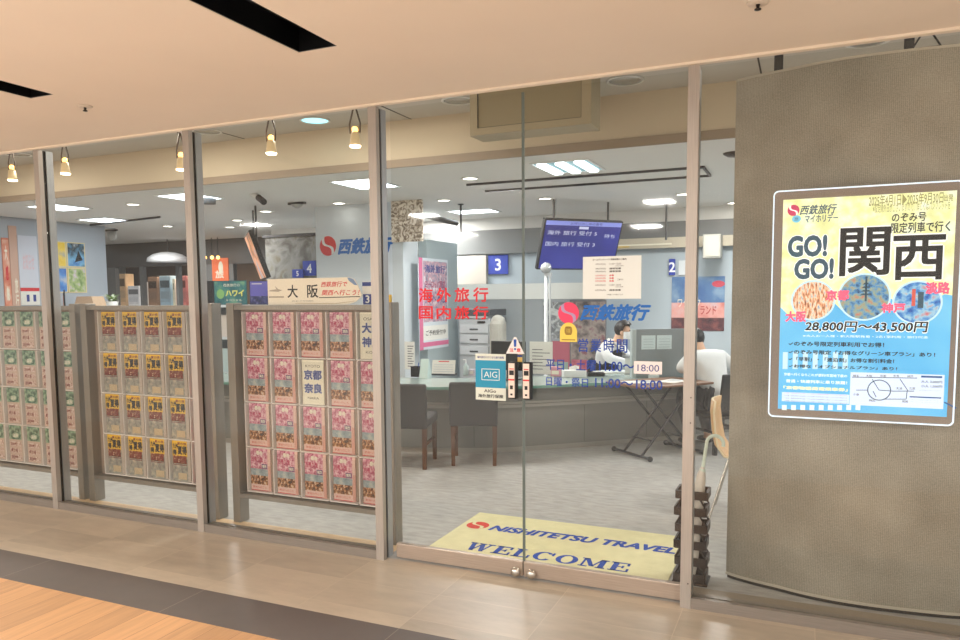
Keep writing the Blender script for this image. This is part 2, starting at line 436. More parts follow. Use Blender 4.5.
def logo(mb, cx, cy, r, z, m, m2):
    """round emblem: a disc with a pale S-shaped sweep across it"""
    mb.ell(cx, cy, r, r, z, m)
    n = 14
    top, bot = [], []
    for i in range(n+1):
        t = -1+2*i/n
        a = R(125)
        ux, uy = math.cos(a), math.sin(a)
        s_ = .26*math.sin(t*PI)
        w = .11+.08*abs(t)
        bx, by = t*ux*.98, t*uy*.98
        top.append((cx+r*(bx-uy*(s_+w)), cy+r*(by+ux*(s_+w)), z+.0006)); bot.append((cx+r*(bx-uy*(s_-w)), cy+r*(by+ux*(s_-w)), z+.0006))
    for i in range(n): mb.quad([bot[i], bot[i+1], top[i+1], top[i]], m2)
def vlogo(px, py, rpx, m, m2):
    def go(mb):
        x, z = dpt(px, py); x2, _ = dpt(px+rpx, py); logo(mb, x, z, x2-x, ZV, m, m2)
    return go
vinyl(vin[0], 'red_lettering', [vt('海外旅行', 418.5, 288, 488.5, 302, vred, .03, 0, True), vt('国内旅行', 418.5, 306, 488.5, 319.5, vred, .03, 0, True)])
vinyl(vin[1], 'emblem', [vlogo(568.5, 313, 10.5, vpink, mat('vinyl_paleblue', (182, 150, 190), .5))])
vinyl(vin[1], 'blue_lettering', [vt('西鉄旅行', 580, 304, 651, 321, vblue, .045, .35),
      vt('営業時間', 578, 338.5, 627.5, 353, vnavy, .018, 0, True),
      vt('平日・土曜', 546, 358.5, 596, 371.5, vnavy, .018), vt('11:00～18:00', 599, 361, 661, 373, vnavy, .018),
      vt('日曜・祭日', 546, 376.5, 588, 387.5, vnavy, .018), vt('11:00～18:00', 595, 378, 662.5, 390, vnavy, .018)])

# ------------------------------------------------------------------ stickers and notices on the doors
def flat(name, label, cat, px0, py0, px1, py1, Y, m, th=.0008, group=None):
    """a thin sheet stuck on glass at depth Y; returns its MB in sheet coordinates (metres from its lower left corner)"""
    a = aty(px0, py0, Y); b_ = aty(px1, py1, Y)
    w, h = b_.x-a.x, a.z-b_.z
    return w, h, (a.x, Y, b_.z)
YS = dg-.0065
w, h, loc = flat('', '', '', 475.5, 353.5, 506, 401, YS, None)
m = MB(); m.box((0, 0, 0), (w, h, .001), mat('sticker_cream', (222, 228, 216), .5)); m.rect(0, h*.27, w, h*.86, .0014, mat('sticker_cyan', (22, 148, 186), .5))
pale = mat('sticker_white', (226, 238, 238), .5)
m.rect(w*.2, h*.43, w*.8, h*.445, .0018, pale); m.rect(w*.2, h*.665, w*.8, h*.68, .0018, pale); m.rect(w*.2, h*.43, w*.225, h*.68, .0018, pale); m.rect(w*.775, h*.43, w*.8, h*.68, .0018, pale)
m.text('AIG', w*.28, h*.49, w*.72, h*.62, .0018, pale, .0); m.text('AIGo', w*.28, h*.165, w*.68, h*.235, .0018, ink, .02); m.text('海外旅行保険', w*.08, h*.05, w*.92, h*.13, .0018, ink, .03)
m.text('海外旅行に行くなら旅行保険', w*.06, h*.90, w*.94, h*.95, .0018, navy_ink, .02)
tag(m.build('insurance_sticker', None, loc, UPR), 'cyan and cream insurance sticker on the glass left of the door handles', 'sticker')
# yellow round-topped sticker
w, h, loc = flat('', '', '', 560, 322.5, 577, 342, YS, None)
m = MB(); ye = mat('sticker_yellow', (240, 214, 92), .5); br = mat('sticker_brown', (150, 110, 40), .5)
pts = [(0, 0), (w, 0), (w, h*.5)] + [(w/2+w/2*math.cos(R(t)), h*.5+h*.5*math.sin(R(t))) for t in range(10, 180, 12)] + [(0, h*.5)]
m.prism(pts, 0, .001, ye)
for i, q in enumerate((-.24, -.12, 0, .12, .24)):
    m.ring(w*(.5+q*.5), h*.58, w*.14*(1-abs(q)), h*.22, w*.035, .0016, br, 16)
m.rect(w*.1, h*.08, w*.9, h*.13, .0016, br)
tag(m.build('yellow_badge_sticker', None, loc, UPR), 'small yellow round-topped sticker with brown ripple mark below the pink emblem', 'sticker')
# triangular caution sticker
a = aty(515, 337, YS); b_ = aty(506, 353.5, YS); c_ = aty(524.5, 353.5, YS)
w = c_.x-b_.x; h = a.z-b_.z
m = MB(); m.prism([(0, 0), (w, 0), (w/2+.006, h), (w/2-.006, h)], 0, .001, mat('sticker_white2', (236, 234, 232), .5))
m.add([(w*.44, h*.42, .0016), (w*.56, h*.42, .0016), (w*.58, h*.86, .0016), (w*.42, h*.86, .0016)], [(0, 1, 2, 3)], blue_ink); m.ell(w*.5, h*.28, w*.055, w*.055, .0016, blue_ink)
m.text('注', w*.2, h*.1, w*.42, h*.34, .0016, red_ink, .03); m.text('意', w*.58, h*.1, w*.8, h*.34, .0016, red_ink, .03)
tag(m.build('caution_sticker', None, (b_.x, YS, b_.z), UPR), 'white triangular caution sticker with blue exclamation mark above the left handle', 'sticker')
# inner small sticker behind the handles
w, h, loc = flat('', '', '', 517.5, 347, 523, 362, dg+.0055, None)
m = MB(); m.box((0, 0, 0), (w, h*.6, .001), mat('sticker_gold', (230, 190, 96), .5)); m.rect(0, h*.32, w, h*.5, .0014, navy_ink); m.box((0, h*.6, 0), (w, h*.64, .001), white)
tag(m.build('striped_sticker', None, (loc[0], dg+.0065, loc[2]), UPR), 'small gold and violet striped sticker behind the glass at the door joint', 'sticker')
# closing-time label pasted over the hours
w, h, loc = flat('', '', '', 634, 361, 662, 374.5, YS, None)
m = MB(); m.box((0, 0, .0005), (w, h, .0014), mat('label_blush', (242, 234, 234), .6)); m.text('18:00', w*.13, h*.2, w*.9, h*.74, .0019, navy_ink, .012)
tag(m.build('closing_time_label', None, loc, UPR), 'pale pink paper label reading 18:00 pasted on the right door leaf', 'label')
# paper notice
a = aty(583, 257, YS); b_ = aty(641.5, 256, YS); c_ = aty(582.5, 299, YS); d_ = aty(640.5, 298, YS)
w, h = b_.x-a.x, a.z-c_.z
m = MB(); m.box((0, 0, 0), (w, h, .001), mat('notice_paper', (234, 240, 238), .7))
def nl(body, x0, x1, y, hh, mt, bold=.015): m.text(body, w*x0, h*(y-hh/2), w*x1, h*(y+hh/2), .0015, mt, bold, 0, 2)
nl('ゴールデンウィーク 営業時間のご案内', .17, .75, .925, .045, ink, .03)
for i, (d1, d2, mt, y) in enumerate((('4月26日(土)', '11:00～18:00', grey_ink, .82), ('4月27日(日)', '通常営業', ink, .71), ('4月29日(火)', '通常営業', ink, .645),
                                     ('5月3日(土)', '休業', red_ink, .55), ('5月4日(日)', '休業', red_ink, .485), ('5月5日(月)', '休業', red_ink, .42),
                                     ('5月6日(火)', '11:00～18:00', grey_ink, .325), ('5月7日(水)', '通常営業', ink, .205))):
    nl(d1, .22, .40, y, .042, mt); nl(d2, .46, .54 if d2 == '休業' else .66, y, .042, mt, .03 if mt is not grey_ink else .01)
nl('※店舗により異なります', .42, .7, .1, .03, grey_ink); nl('ご予約のお客様', .56, .7, .77, .025, grey_ink); nl('ご了承下さい', .6, .7, .45, .04, ink); nl('ご予約のお客様', .56, .7, .28, .025, grey_ink)
tag(m.build('opening_hours_notice', None, (a.x, YS, c_.z), UPR), 'cream paper notice of holiday opening days taped high on the right door leaf', 'notice')

# ------------------------------------------------------------------ brochure racks behind the left panes
rackm = brushed('rack_grey_metal', (146, 140, 132), .45, .5)
rackback = mat('rack_backing', (150, 134, 122), .7, var=.12, vscale=6)
edgew = mat('pocket_edge', (226, 222, 220), .35)
ROWZ = [1.127, .824, .521, .218]
BW, BH = .166, .287
def make_rack(name, label, x, start, pitch):
    t = thing(name, label, 'brochure rack', (x, .25, 0), group='brochure racks behind the glass')
    for k in (0, 1.2):
        MB().cbox((k, 0, .0005), (k+.06, .09, 1.475), rackm, .004).build('leg', t)
    MB().box((.0605, .01, 1.43), (1.1995, .085, 1.46), rackm).build('top_rail', t)
    MB().box((.0605, .005, .172), (1.1995, .085, .2), rackm).build('bottom_rail', t)
    MB().box((.0605, .072, .2005), (1.1995, .078, 1.4295), rackback).build('back_panel', t)
    for z in ROWZ:
        for c_ in range(5):
            x0 = start+c_*pitch
            m = MB()
            m.box((x0-.012, .040, z-.008), (x0+BW+.03, .0715, z-.002), edgew)
            m.box((x0-.014, .040, z-.002), (x0-.009, .0715, z+BH+.004), edgew)
            m.quad([(x0-.008, .041, z-.002), (x0+BW+.026, .041, z-.002), (x0+BW+.026, .041, z+BH-.01), (x0-.008, .041, z+BH-.01)], acryl)
            m.build('pocket', t)
    return t
pic_green = picmat('brochure_foliage', [(44, 70, 58), (92, 126, 104), (150, 178, 150), (196, 206, 190)], 34, 5)
pic_text = picmat('brochure_textblock', [(120, 60, 60), (206, 170, 160), (226, 206, 194)], 90, 3, lo=.32, hi=.56)
pic_crowd = picmat('brochure_crowd', [(36, 24, 20), (116, 66, 36), (190, 130, 80), (226, 214, 196)], 70, 5, lo=.34, hi=.68)
pic_sky = picmat('brochure_sky', [(120, 138, 148), (150, 166, 172), (190, 194, 190)], 26, 4)
pic_pink = picmat('brochure_blossom', [(140, 60, 92), (198, 112, 140), (222, 168, 182), (240, 216, 216)], 60, 5, lo=.32, hi=.68, dist=.6)
pic_grey = picmat('brochure_grey', [(120, 120, 116), (158, 156, 148), (196, 186, 164)], 30, 5)
yel = mat('brochure_yellow', (232, 186, 52), .45); peach = mat('brochure_peach', (226, 190, 178), .5); sidep = mat('brochure_side', (186, 174, 164), .6)
maroon = mat('brochure_maroon', (122, 40, 40), .5); redp = mat('brochure_red', (196, 46, 62), .5)
def blank(edge):
    m = MB(); m.box((0, 0, 0), (BW, BH, .006), edge); return m
Z1, Z2, Z3 = .0066, .0072, .0078
def bro_yellow():
    m = blank(sidep); m.rect(.0, .0, BW*.84, BH, Z1, pic_grey); m.rect(0, BH*.62, BW*.84, BH, Z2, yel)
    m.text('夏得', BW*.30, BH*.66, BW*.83, BH*.88, Z3, ink, .05); m.text('九州', BW*.04, BH*.80, BW*.32, BH*.93, Z3, ink, .05); m.text('夏の旅', BW*.3, BH*.9, BW*.8, BH*.97, Z3, maroon, .03)
    m.text('得', BW*.03, BH*.64, BW*.25, BH*.78, Z3, ink, .06)
    m.rect(BW*.02, BH*.43, BW*.8, BH*.62, Z2, pic_crowd)
    m.text('温泉大特集', BW*.04, BH*.44, BW*.78, BH*.54, Z3, maroon, .05); m.text('大分別府', BW*.03, BH*.535, BW*.8, BH*.64, Z3, maroon, .06); m.rect(BW*.02, BH*.395, BW*.8, BH*.41, Z3, maroon)
    m.text('宿泊プラン', BW*.08, BH*.28, BW*.6, BH*.34, Z3, grey_ink, .01); m.rect(BW*.3, BH*.04, BW*.78, BH*.2, Z3, mat('brochure_sand', (200, 178, 146), .5))
    return m
def bro_pink():
    m = blank(peach); m.rect(0, BH*.52, BW*.86, BH, Z1, pic_pink); m.rect(0, BH*.34, BW*.86, BH*.52, Z1, pic_sky); m.rect(0, BH*.15, BW*.86, BH*.36, Z2, pic_crowd)
    m.rect(BW*.0, 0, BW*.86, BH*.15, Z1, peach); m.rect(0, 0, BW*.86, BH*.018, Z2, redp)
    m.rect(BW*.56, BH*.53, BW*.84, BH*.64, Z2, mat('brochure_violet', (104, 72, 122), .5)); m.text('関西', BW*.6, BH*.55, BW*.8, BH*.62, Z3, cream, .02)
    m.text('日帰り旅', BW*.06, BH*.68, BW*.62, BH*.8, Z3, mat('brochure_rose', (186, 50, 96), .5), .03); m.text('春の', BW*.3, BH*.84, BW*.62, BH*.95, Z3, cream, .04)
    m.text('夢洲へ行こう', BW*.1, BH*.06, BW*.76, BH*.11, Z3, redp, .01)
    m.rect(BW*.88, 0, BW, BH*.6, Z1, mat('brochure_edge', (214, 158, 146), .5))
    return m
def bro_city(t1, t2, e1, e2):
    m = blank(cream)
    m.text(e1, BW*.16, BH*.83, BW*.84, BH*.89, Z1, ink, .01); m.text(e2, BW*.24, BH*.12, BW*.76, BH*.17, Z1, ink, .01)
    for k, t_ in enumerate((t1, t2)):
        m.text(t_, BW*.08, BH*(.55-.3*k), BW*.92, BH*(.78-.3*k), Z1, mat('brochure_pale_line', (150, 160, 196), .5), .07)
        m.text(t_, BW*.09, BH*(.555-.3*k), BW*.91, BH*(.775-.3*k), Z2, navy_ink, .02)
    return m
def bro_green():
    m = blank(sidep); m.rect(0, BH*.6, BW*.9, BH, Z1, pic_green); m.rect(0, 0, BW*.9, BH*.6, Z1, mat('brochure_blush', (204, 178, 164), .5))
    m.ring(BW*.48, BH*.72, BW*.34, BH*.11, BW*.04, Z2, mat('brochure_deepgreen', (46, 92, 78), .5)); m.text('温泉', BW*.28, BH*.67, BW*.68, BH*.77, Z2, cream, .03)
    for r_ in range(3):
        m.rect(BW*.04, BH*(.05+.185*r_), BW*.86, BH*(.17+.185*r_), Z2, pic_text)
        m.text(('宮崎', '鹿児島', '別府')[r_], BW*.1, BH*(.07+.185*r_), BW*.6, BH*(.15+.185*r_), Z3, maroon, .03)
    return m
def bro_plain(m0, body):
    m = blank(m0); m.rect(BW*.06, BH*.3, BW*.9, BH*.9, Z1, pic_text if m0 is redp else pic_grey); m.text(body, BW*.1, BH*.08, BW*.84, BH*.2, Z1, cream, .03); return m
ROWN = ['top', 'second', 'third', 'bottom']; COLN = ['first', 'second', 'third', 'fourth', 'fifth']
RKN = ['the leftmost rack', 'the middle rack', 'the rack under the Osaka sign']
racks = [(-6.203, .125, .2165), (-4.889, .144, .215), (-3.505, .108, .222)]
proto = {}
def place_brochure(key, maker, x, y, z, label, group):
    if key not in proto:
        o = maker().build('travel_brochure', None, (x, y, z), UPR); proto[key] = o
    else:
        o = proto[key].copy(); COL.objects.link(o); o.location = (x, y, z)
    tag(o, label, 'brochure', group)
for i, (x, st, pi_) in enumerate(racks):
    make_rack('brochure_rack', ['grey metal brochure rack with green and pink leaflets behind the leftmost pane', 'grey metal brochure rack with yellow-topped leaflets behind the second pane', 'grey metal brochure rack with pink leaflets carrying the white Osaka sign'][i], x, st, pi_)
    for r_ in range(4):
        for c_ in range(5):
            bx, by, bz = x+st+c_*pi_, .25+.070, ROWZ[r_]
            where = '%s row, %s pocket, %s' % (ROWN[r_], COLN[c_], RKN[i])
            if i == 0: place_brochure('green', bro_green, bx, by, bz, 'green and blush brochure, '+where, 'brochures in the leftmost rack')
            elif i == 1 and c_ == 4:
                place_brochure('red' if r_ else 'grey', (lambda: bro_plain(redp, '特集')) if r_ else (lambda: bro_plain(pic_grey, '案内')), bx, by, bz, ('red' if r_ else 'grey')+' brochure beside the post, '+where, 'brochures in the middle rack')
            elif i == 1: place_brochure('yellow', bro_yellow, bx, by, bz, 'yellow-topped brochure, '+where, 'brochures in the middle rack')
            elif (r_, c_) == (0, 4): place_brochure('osaka', lambda: bro_city('大阪', '神戸', 'OSAKA', 'KOBE'), bx, by, bz, 'cream Osaka and Kobe brochure, '+where, 'brochures in the rack under the Osaka sign')
            elif (r_, c_) == (1, 2): place_brochure('kyoto', lambda: bro_city('京都', '奈良', 'KYOTO', 'NARA'), bx, by, bz, 'cream Kyoto and Nara brochure, '+where, 'brochures in the rack under the Osaka sign')
            else: place_brochure('pink', bro_pink, bx, by, bz, 'pink blossom brochure, '+where, 'brochures in the rack under the Osaka sign')

# white train-shaped Osaka sign on the third rack
YO = .30
a = aty(268, 279, YO); b_ = aty(362, 296, YO)
ox, oz = a.x, 1.462; w = b_.x-a.x; h = a.z-oz
m = MB()
poly = [(0, 0), (w*.86, 0), (w*.94, h*.1), (w, h*.3), (w*1.0, h*.38), (w*.965, h*.7), (w*.93, h*.93), (w*.88, h), (w*.4, h*1.0), (0, h*.99)]
m.prism(poly, 0, .006, mat('sign_ivory', (240, 232, 216), .5))
z = .0066
m.text('大', w*.22, h*.26, w*.335, h*.76, z, ink, .02); m.text('阪', w*.435, h*.26, w*.555, h*.76, z, ink, .02)
m.text('おおさか', w*.27, h*.12, w*.42, h*.17, z, grey_ink, .0); m.text('OSAKA', w*.42, h*.12, w*.5, h*.17, z, grey_ink, .0)
m.text('西鉄旅行で', w*.585, h*.66, w*.86, h*.86, z, red_ink, .02, .25); m.text('関西へ行こう！', w*.59, h*.34, w*.985, h*.55, z, red_ink, .02, .25)
m.line(w*.56, h*.26, w*.985, h*.29, h*.03, z, ink); m.line(w*.01, h*.3, w*.18, h*.3, h*.06, z, mat('sign_grey', (176, 166, 152), .5))
m.add([(w*.02, h*.52, z), (w*.12, h*.5, z), (w*.165, h*.56, z), (w*.12, h*.6, z), (w*.08, h*.73, z), (w*.1, h*.6, z), (w*.02, h*.56, z)], [(0, 1, 2, 3, 4, 5, 6)], mat('sign_grey', (176, 166, 152), .5))
m.add([(w*.86, h*.985, z), (w*.875, h*.88, z), (w*.93, h*.72, z), (w*.962, h*.7, z), (w*.925, h*.925, z), (w*.885, h*.985, z)], [(0, 1, 2, 3, 4, 5)], mat('sign_blue', (120, 146, 188), .5))
m.line(w*.3, h*.06, w*.72, h*.03, h*.02, z, mat('sign_tan', (204, 184, 146), .5)); m.line(w*.72, h*.03, w*.93, h*.13, h*.02, z, mat('sign_tan', (204, 184, 146), .5))
m.box((w*.1, .0, -.03), (w*.16, .06, 0), acryl); m.box((w*.7, .0, -.03), (w*.76, .06, 0), acryl)
tag(m.build('osaka_sign', None, (ox, YO, oz), UPR), 'white train-shaped board reading Osaka standing on top of the third brochure rack', 'sign')
# small blue standing card and yellow tag at the right end of that rack
w, h, loc = flat('', '', '', 362.5, 283, 373, 306, .33, None)
m = MB(); m.box((0, 0, 0), (w, h, .003), white); m.rect(0, h*.80, w, h*.97, .0034, navy_ink); m.rect(w*.05, 0, w*.9, h*.45, .0034, navy_ink); m.text('3', w*.3, h*.06, w*.7, h*.4, .0038, white, .02)
tag(m.build('desk_card', None, (loc[0], loc[1], 1.4615), UPR), 'small white and blue card standing on the third rack right of the Osaka sign', 'card')
w, h, loc = flat('', '', '', 385.5, 296.5, 391.5, 304, .29, None)
m = MB(); m.box((0, 0, 0), (w, h, .02), mat('tag_yellow', (230, 190, 70), .5)); m.text('！', w*.35, h*.2, w*.65, h*.85, .0206, ink, .05)
tag(m.build('yellow_tag', None, (loc[0]+.003, loc[1]+.0, 1.4755), UPR), 'tiny yellow tag standing on the right leg of the third rack', 'tag')

# ------------------------------------------------------------------ curved mesh screen and lit poster on the right
def weave():
    m, N, L, b = nt('woven_metal_mesh')
    tc = N.new('ShaderNodeTexCoord'); mp = N.new('ShaderNodeMapping'); mp.inputs['Scale'].default_value = (1, 1, 1)
    L.new(tc.outputs['UV'], mp.inputs[0])
    wv = N.new('ShaderNodeTexWave'); wv.bands_direction = 'X'; wv.inputs['Scale'].default_value = 40; wv.inputs['Distortion'].default_value = .6; wv.inputs['Detail'].default_value = 2
    wh = N.new('ShaderNodeTexWave'); wh.bands_direction = 'Y'; wh.inputs['Scale'].default_value = 40; wh.inputs['Distortion'].default_value = .5
    no = N.new('ShaderNodeTexNoise'); no.inputs['Scale'].default_value = 3; no.inputs['Detail'].default_value = 8
    n2 = N.new('ShaderNodeTexNoise'); n2.inputs['Scale'].default_value = 120; n2.inputs['Detail'].default_value = 2
    for t_ in (wv, wh, no, n2): L.new(mp.outputs[0], t_.inputs['Vector'])
    def mm(op, a, b2):
        k = N.new('ShaderNodeMath'); k.operation = op
        for i, q in enumerate((a, b2)):
            if isinstance(q, (int, float)): k.inputs[i].default_value = q
            else: L.new(q, k.inputs[i])
        return k.outputs[0]
    s_ = mm('ADD', mm('MULTIPLY', wv.outputs['Fac'], .14), mm('MULTIPLY', wh.outputs['Fac'], .06))
    s_ = mm('ADD', s_, mm('MULTIPLY', no.outputs['Fac'], .5)); s_ = mm('ADD', s_, mm('MULTIPLY', n2.outputs['Fac'], .3))
    rp = N.new('ShaderNodeValToRGB'); L.new(s_, rp.inputs['Fac'])
    e = rp.color_ramp.elements; e[0].position = .3; e[0].color = rgb((126, 122, 112)); e[1].position = .72; e[1].color = rgb((184, 178, 166))
    L.new(rp.outputs['Color'], b.inputs['Base Color']); b.inputs['Roughness'].default_value = .5; b.inputs['Metallic'].default_value = .3
    return m
meshm = weave()
plan = [(-.353, .482), (-.28, .446), (-.19, .412), (-.097, .384), (.02, .345), (.144, .320), (.25, .312), (.358, .312), (.524, .325), (.687, .352), (.9, .42), (1.1, .52), (1.3, .66)]
def dens(pl, n=5):
    out = []
    for i in range(len(pl)-1):
        p0 = Vector(pl[max(0, i-1)]); p1 = Vector(pl[i]); p2 = Vector(pl[i+1]); p3 = Vector(pl[min(len(pl)-1, i+2)])
        for k in range(n):
            t = k/n
            out.append(.5*((2*p1)+(p2-p0)*t+(2*p0-5*p1+4*p2-p3)*t*t+(3*p1-p0-3*p2+p3)*t**3))
    out.append(Vector(pl[-1])); return out
def offs(pl, d):
    out = []
    for i, p in enumerate(pl):
        t = (pl[min(i+1, len(pl)-1)]-pl[max(0, i-1)]).normalized(); out.append(p+Vector((-t.y, t.x))*d)
    return out
def wall_strip(mb, front, back, z0, z1, m):
    n = len(front)
    vs = [(p.x, p.y, z0) for p in front]+[(p.x, p.y, z1) for p in front]+[(p.x, p.y, z0) for p in back]+[(p.x, p.y, z1) for p in back]
    fs = []
    for i in range(n-1):
        fs += [(i, i+1, n+i+1, n+i), (2*n+i+1, 2*n+i, 3*n+i, 3*n+i+1), (n+i, n+i+1, 3*n+i+1, 3*n+i), (i+1, i, 2*n+i, 2*n+i+1)]
    fs += [(0, n, 3*n, 2*n), (n-1, 3*n-1, 4*n-1, 2*n-1)]
    mb.add(vs, fs, m, False); return mb
scr = thing('mesh_screen', 'tall curved screen of woven brown metal mesh behind the right-hand pane', 'screen', (0, 0, 0))
F_ = dens(plan); B_ = offs(F_, .035)
mb = MB(); wall_strip(mb, F_, B_, .03, 2.575, meshm); pan = mb.build('mesh_panel', scr)
uv = pan.data.uv_layers.new(name='weave')
acc = [0]
for i in range(1, len(F_)): acc.append(acc[-1]+(F_[i]-F_[i-1]).length)
n_ = len(F_)
for lp in pan.data.loops:
    k = lp.vertex_index % n_; v = pan.data.vertices[lp.vertex_index].co
    uv.data[lp.index].uv = (acc[k], v.z)
edge = mat('screen_edge', (186, 180, 168), .35, .2)
mb = MB(); wall_strip(mb, offs(F_, -.006), offs(F_, .041), .022, .034, edge); mb.build('bottom_edge', scr)
mb = MB(); wall_strip(mb, offs(F_, -.003), offs(F_, .038), 2.573, 2.583, edge); mb.build('top_edge', scr)
mb = MB(); wall_strip(mb, offs(F_, .012), offs(F_, .026), .0, .0225, gasket); mb.build('base_track', scr)
for i in (12, 36, 52):
    p = F_[i]+Vector((0, .017))
    MB().box((p.x-.02, p.y-.006, 2.5825), (p.x+.02, p.y+.006, 3.099), darkgrey).build('hanger', scr)
p = F_[38]+Vector((0, .017))
MB().tube([(p.x-.055, p.y, 2.585), (p.x, p.y, 2.68), (p.x+.055, p.y, 2.585)], .008, darkgrey, 8, True).build('lifting_ring', scr)

# lit poster
YP = .2
A = aty(774, 191.2, YP); B2 = aty(768, 416.3, YP)
PX0, PX1, PZ0, PZ1 = -.1535, .602, .924, 1.982
lp_ = thing('lit_poster', 'back-lit blue and yellow Kansai travel poster in a glowing clear frame on the mesh screen', 'poster', (PX0, YP, PZ0), UPR)
W_, H_ = PX1-PX0, PZ1-PZ0
def rrect(x0, y0, x1, y1, r, n=6):
    pts = []
    for cx, cy, a0 in ((x1-r, y0+r, -90), (x1-r, y1-r, 0), (x0+r, y1-r, 90), (x0+r, y0+r, 180)):
        for i in range(n+1): a = R(a0+90*i/n); pts.append((cx+r*math.cos(a), cy+r*math.sin(a)))
    return pts
acm = mat('poster_backplate', (146, 134, 126), .3, .2)
mb = MB(); mb.prism(rrect(.004, .004, W_-.004, H_-.004, .02), -.012, 0, acm); mb.build('back_plate', lp_)
glow = mat('edge_glow', (214, 232, 250), .4, 0, .85)
o_ = rrect(0, 0, W_, H_, .024); i_ = rrect(.0055, .0055, W_-.0055, H_-.0055, .019); n = len(o_)
mb = MB()
vs = [(p[0], p[1], -.014) for p in o_]+[(p[0], p[1], .008) for p in o_]+[(p[0], p[1], -.014) for p in i_]+[(p[0], p[1], .008) for p in i_]
fs = []
for i in range(n):
    j = (i+1) % n
    fs += [(i, j, n+j, n+i), (n+i, n+j, 3*n+j, 3*n+i), (2*n+j, 2*n+i, 3*n+i, 3*n+j), (j, i, 2*n+i, 2*n+j)]
mb.add(vs, fs, glow); mb.build('glowing_frame', lp_)
for x in (.1, W_-.1):
    for y in (.1, H_-.1):
        mb = MB(); mb.tube([(x, y, -.012), (x, y, -.115)], .008, chrome, 8); mb.build('standoff', lp_)
EM = .66
def pe(name, c, e=EM): return mat('poster_'+name, c, .4, 0, e)
def pl(px, py): p = aty(px, py, YP); return p.x-PX0, p.z-PZ0
mb = MB()
x0, y1 = pl(783.4, 200); x1, _ = pl(957, 191); _, y0 = pl(777.4, 408.5)
ylw = picmat('poster_yellow', [(208, 214, 158), (220, 226, 170), (232, 236, 200), (216, 230, 220)], 16, 3, EM, .4)
blu = picmat('poster_blue', [(74, 166, 226), (92, 180, 234), (110, 190, 236)], 3, 2, EM, .4)
mb.box((x0, y0, .0005), (x1, y1, .003), pe('white', (214, 232, 240)))
z1, z2, z3, z4 = .0035, .0040, .0045, .0050
mb.rect(x0, y0+.40*(y1-y0), x1, y1, z1, ylw)
pts = [(x0, y0), (x1, y0)] + [(x1-(x1-x0)*i/24, y0+(y1-y0)*(.485+.045*math.sin(i*.75+1.0)+.02*(1-i/24))) for i in range(25)]
mb.add([(p[0], p[1], z2) for p in pts], [tuple(range(len(pts)))], blu)
lblue = pe('paleblue', (186, 220, 240)); pink = pe('pink', (250, 92, 128)); slate = mat('poster_slate', (58, 92, 116), .4, 0, .25); pk = mat('poster_black', (24, 23, 25), .5)
pw = pe('purewhite', (238, 244, 248)); pdb = mat('poster_deepblue', (32, 88, 156), .4, 0, .4)
def pt(body, a0, b0, a1, b1, m, bold=.02, shear=0, spaced=False, z=z4):
    xa, yb = pl(a0, b0); xb, ya = pl(a1, b1); mb.text(body, xa, ya, xb, yb, z, m, bold, shear, 3, True, spaced)
def pr(a0, b0, a1, b1, m, z=z3):
    xa, yb = pl(a0, b0); xb, ya = pl(a1, b1); mb.rect(xa, ya, xb, yb, z, m)
sx, sy = pl(793.5, 210.5); sx2, _ = pl(799.5, 210.5)
logo(mb, sx, sy, sx2-sx, z3, mat('poster_crimson', (206, 66, 110), .4, 0, .4), pw)
pt('西鉄旅行', 800, 205.5, 837, 213.5, slate, .02, .3)
cx, cy = pl(796.5, 219); mb.ell(cx, cy, .019, .0165, z3, pe('blob', (110, 190, 226))); mb.text('旅', cx-.009, cy-.008, cx+.009, cy+.008, z4, slate, .0)
pt('マイホリデー', 805, 215, 838, 221.5, slate, .02)
pgold = mat('poster_goldink', (158, 158, 104), .4, 0, .45)
pt('2025年4月1日▶2025年9月30日', 869, 195.5, 943, 203.5, pgold, .015); pt('出発', 944, 194.5, 953, 201, pgold); pt('※設定除外日がございますので、詳しくはパンフレットを', 873, 204.5, 950, 209.5, pgold, 0)
pt('のぞみ号', 892, 213.5, 926, 221, pk, .02); pt('限定列車で行く', 891, 223, 950, 231.5, pk, .02)
for body, a0, b0, a1, b1 in (('GO!', 788, 236, 827, 256.5), ('GO!', 794.5, 259, 833.5, 279)):
    pt(body, a0-.8, b0-.8, a1+.8, b1+.8, pw, .09, 0, False, z3); pt(body, a0, b0, a1, b1, slate, .045)
for body, a0, b0, a1, b1 in (('関', 840, 228, 889.5, 276), ('西', 893, 235.5, 944.5, 280)):
    pt(body, a0-1, b0-1, a1+1, b1+1, pw, .06, 0, False, z3); pt(body, a0, b0, a1, b1, pk, .026)
ph1 = picmat('poster_photo_city', [(120, 70, 50), (214, 150, 110), (238, 222, 200), (120, 160, 200)], 60, 3, .5, .4, stretch=(2, .6, 1))
ph2 = picmat('poster_photo_temple', [(30, 70, 120), (84, 146, 202), (150, 170, 150), (190, 120, 110)], 40, 4, .45, .4)
ph3 = picmat('poster_photo_harbour', [(30, 84, 176), (70, 140, 214), (150, 200, 232), (196, 120, 130)], 34, 4, .5, .4)
for px, py, rp, mt in ((813, 300.5, 20.5, ph1), (864, 297, 25, ph2), (917, 302.5, 23.5, ph3)):
    cx, cy = pl(px, py); rx = pl(px+rp, py)[0]-cx
    mb.ell(cx, cy, rx+.008, rx+.008, z2+.0002, lblue, 40); mb.ell(cx, cy, rx, rx, z3, mt, 40)
cx, cy = pl(866, 289)
for k in range(4):
    w_ = .026-.004*k; mb.add([(cx-w_, cy-.028+.016*k, z4), (cx+w_, cy-.028+.016*k, z4), (cx+w_*.5, cy-.02+.016*k, z4), (cx-w_*.5, cy-.02+.016*k, z4)], [(0, 1, 2, 3)], slate)
mb.rect(cx-.004, cy-.055, cx+.004, cy+.056, z4, slate)
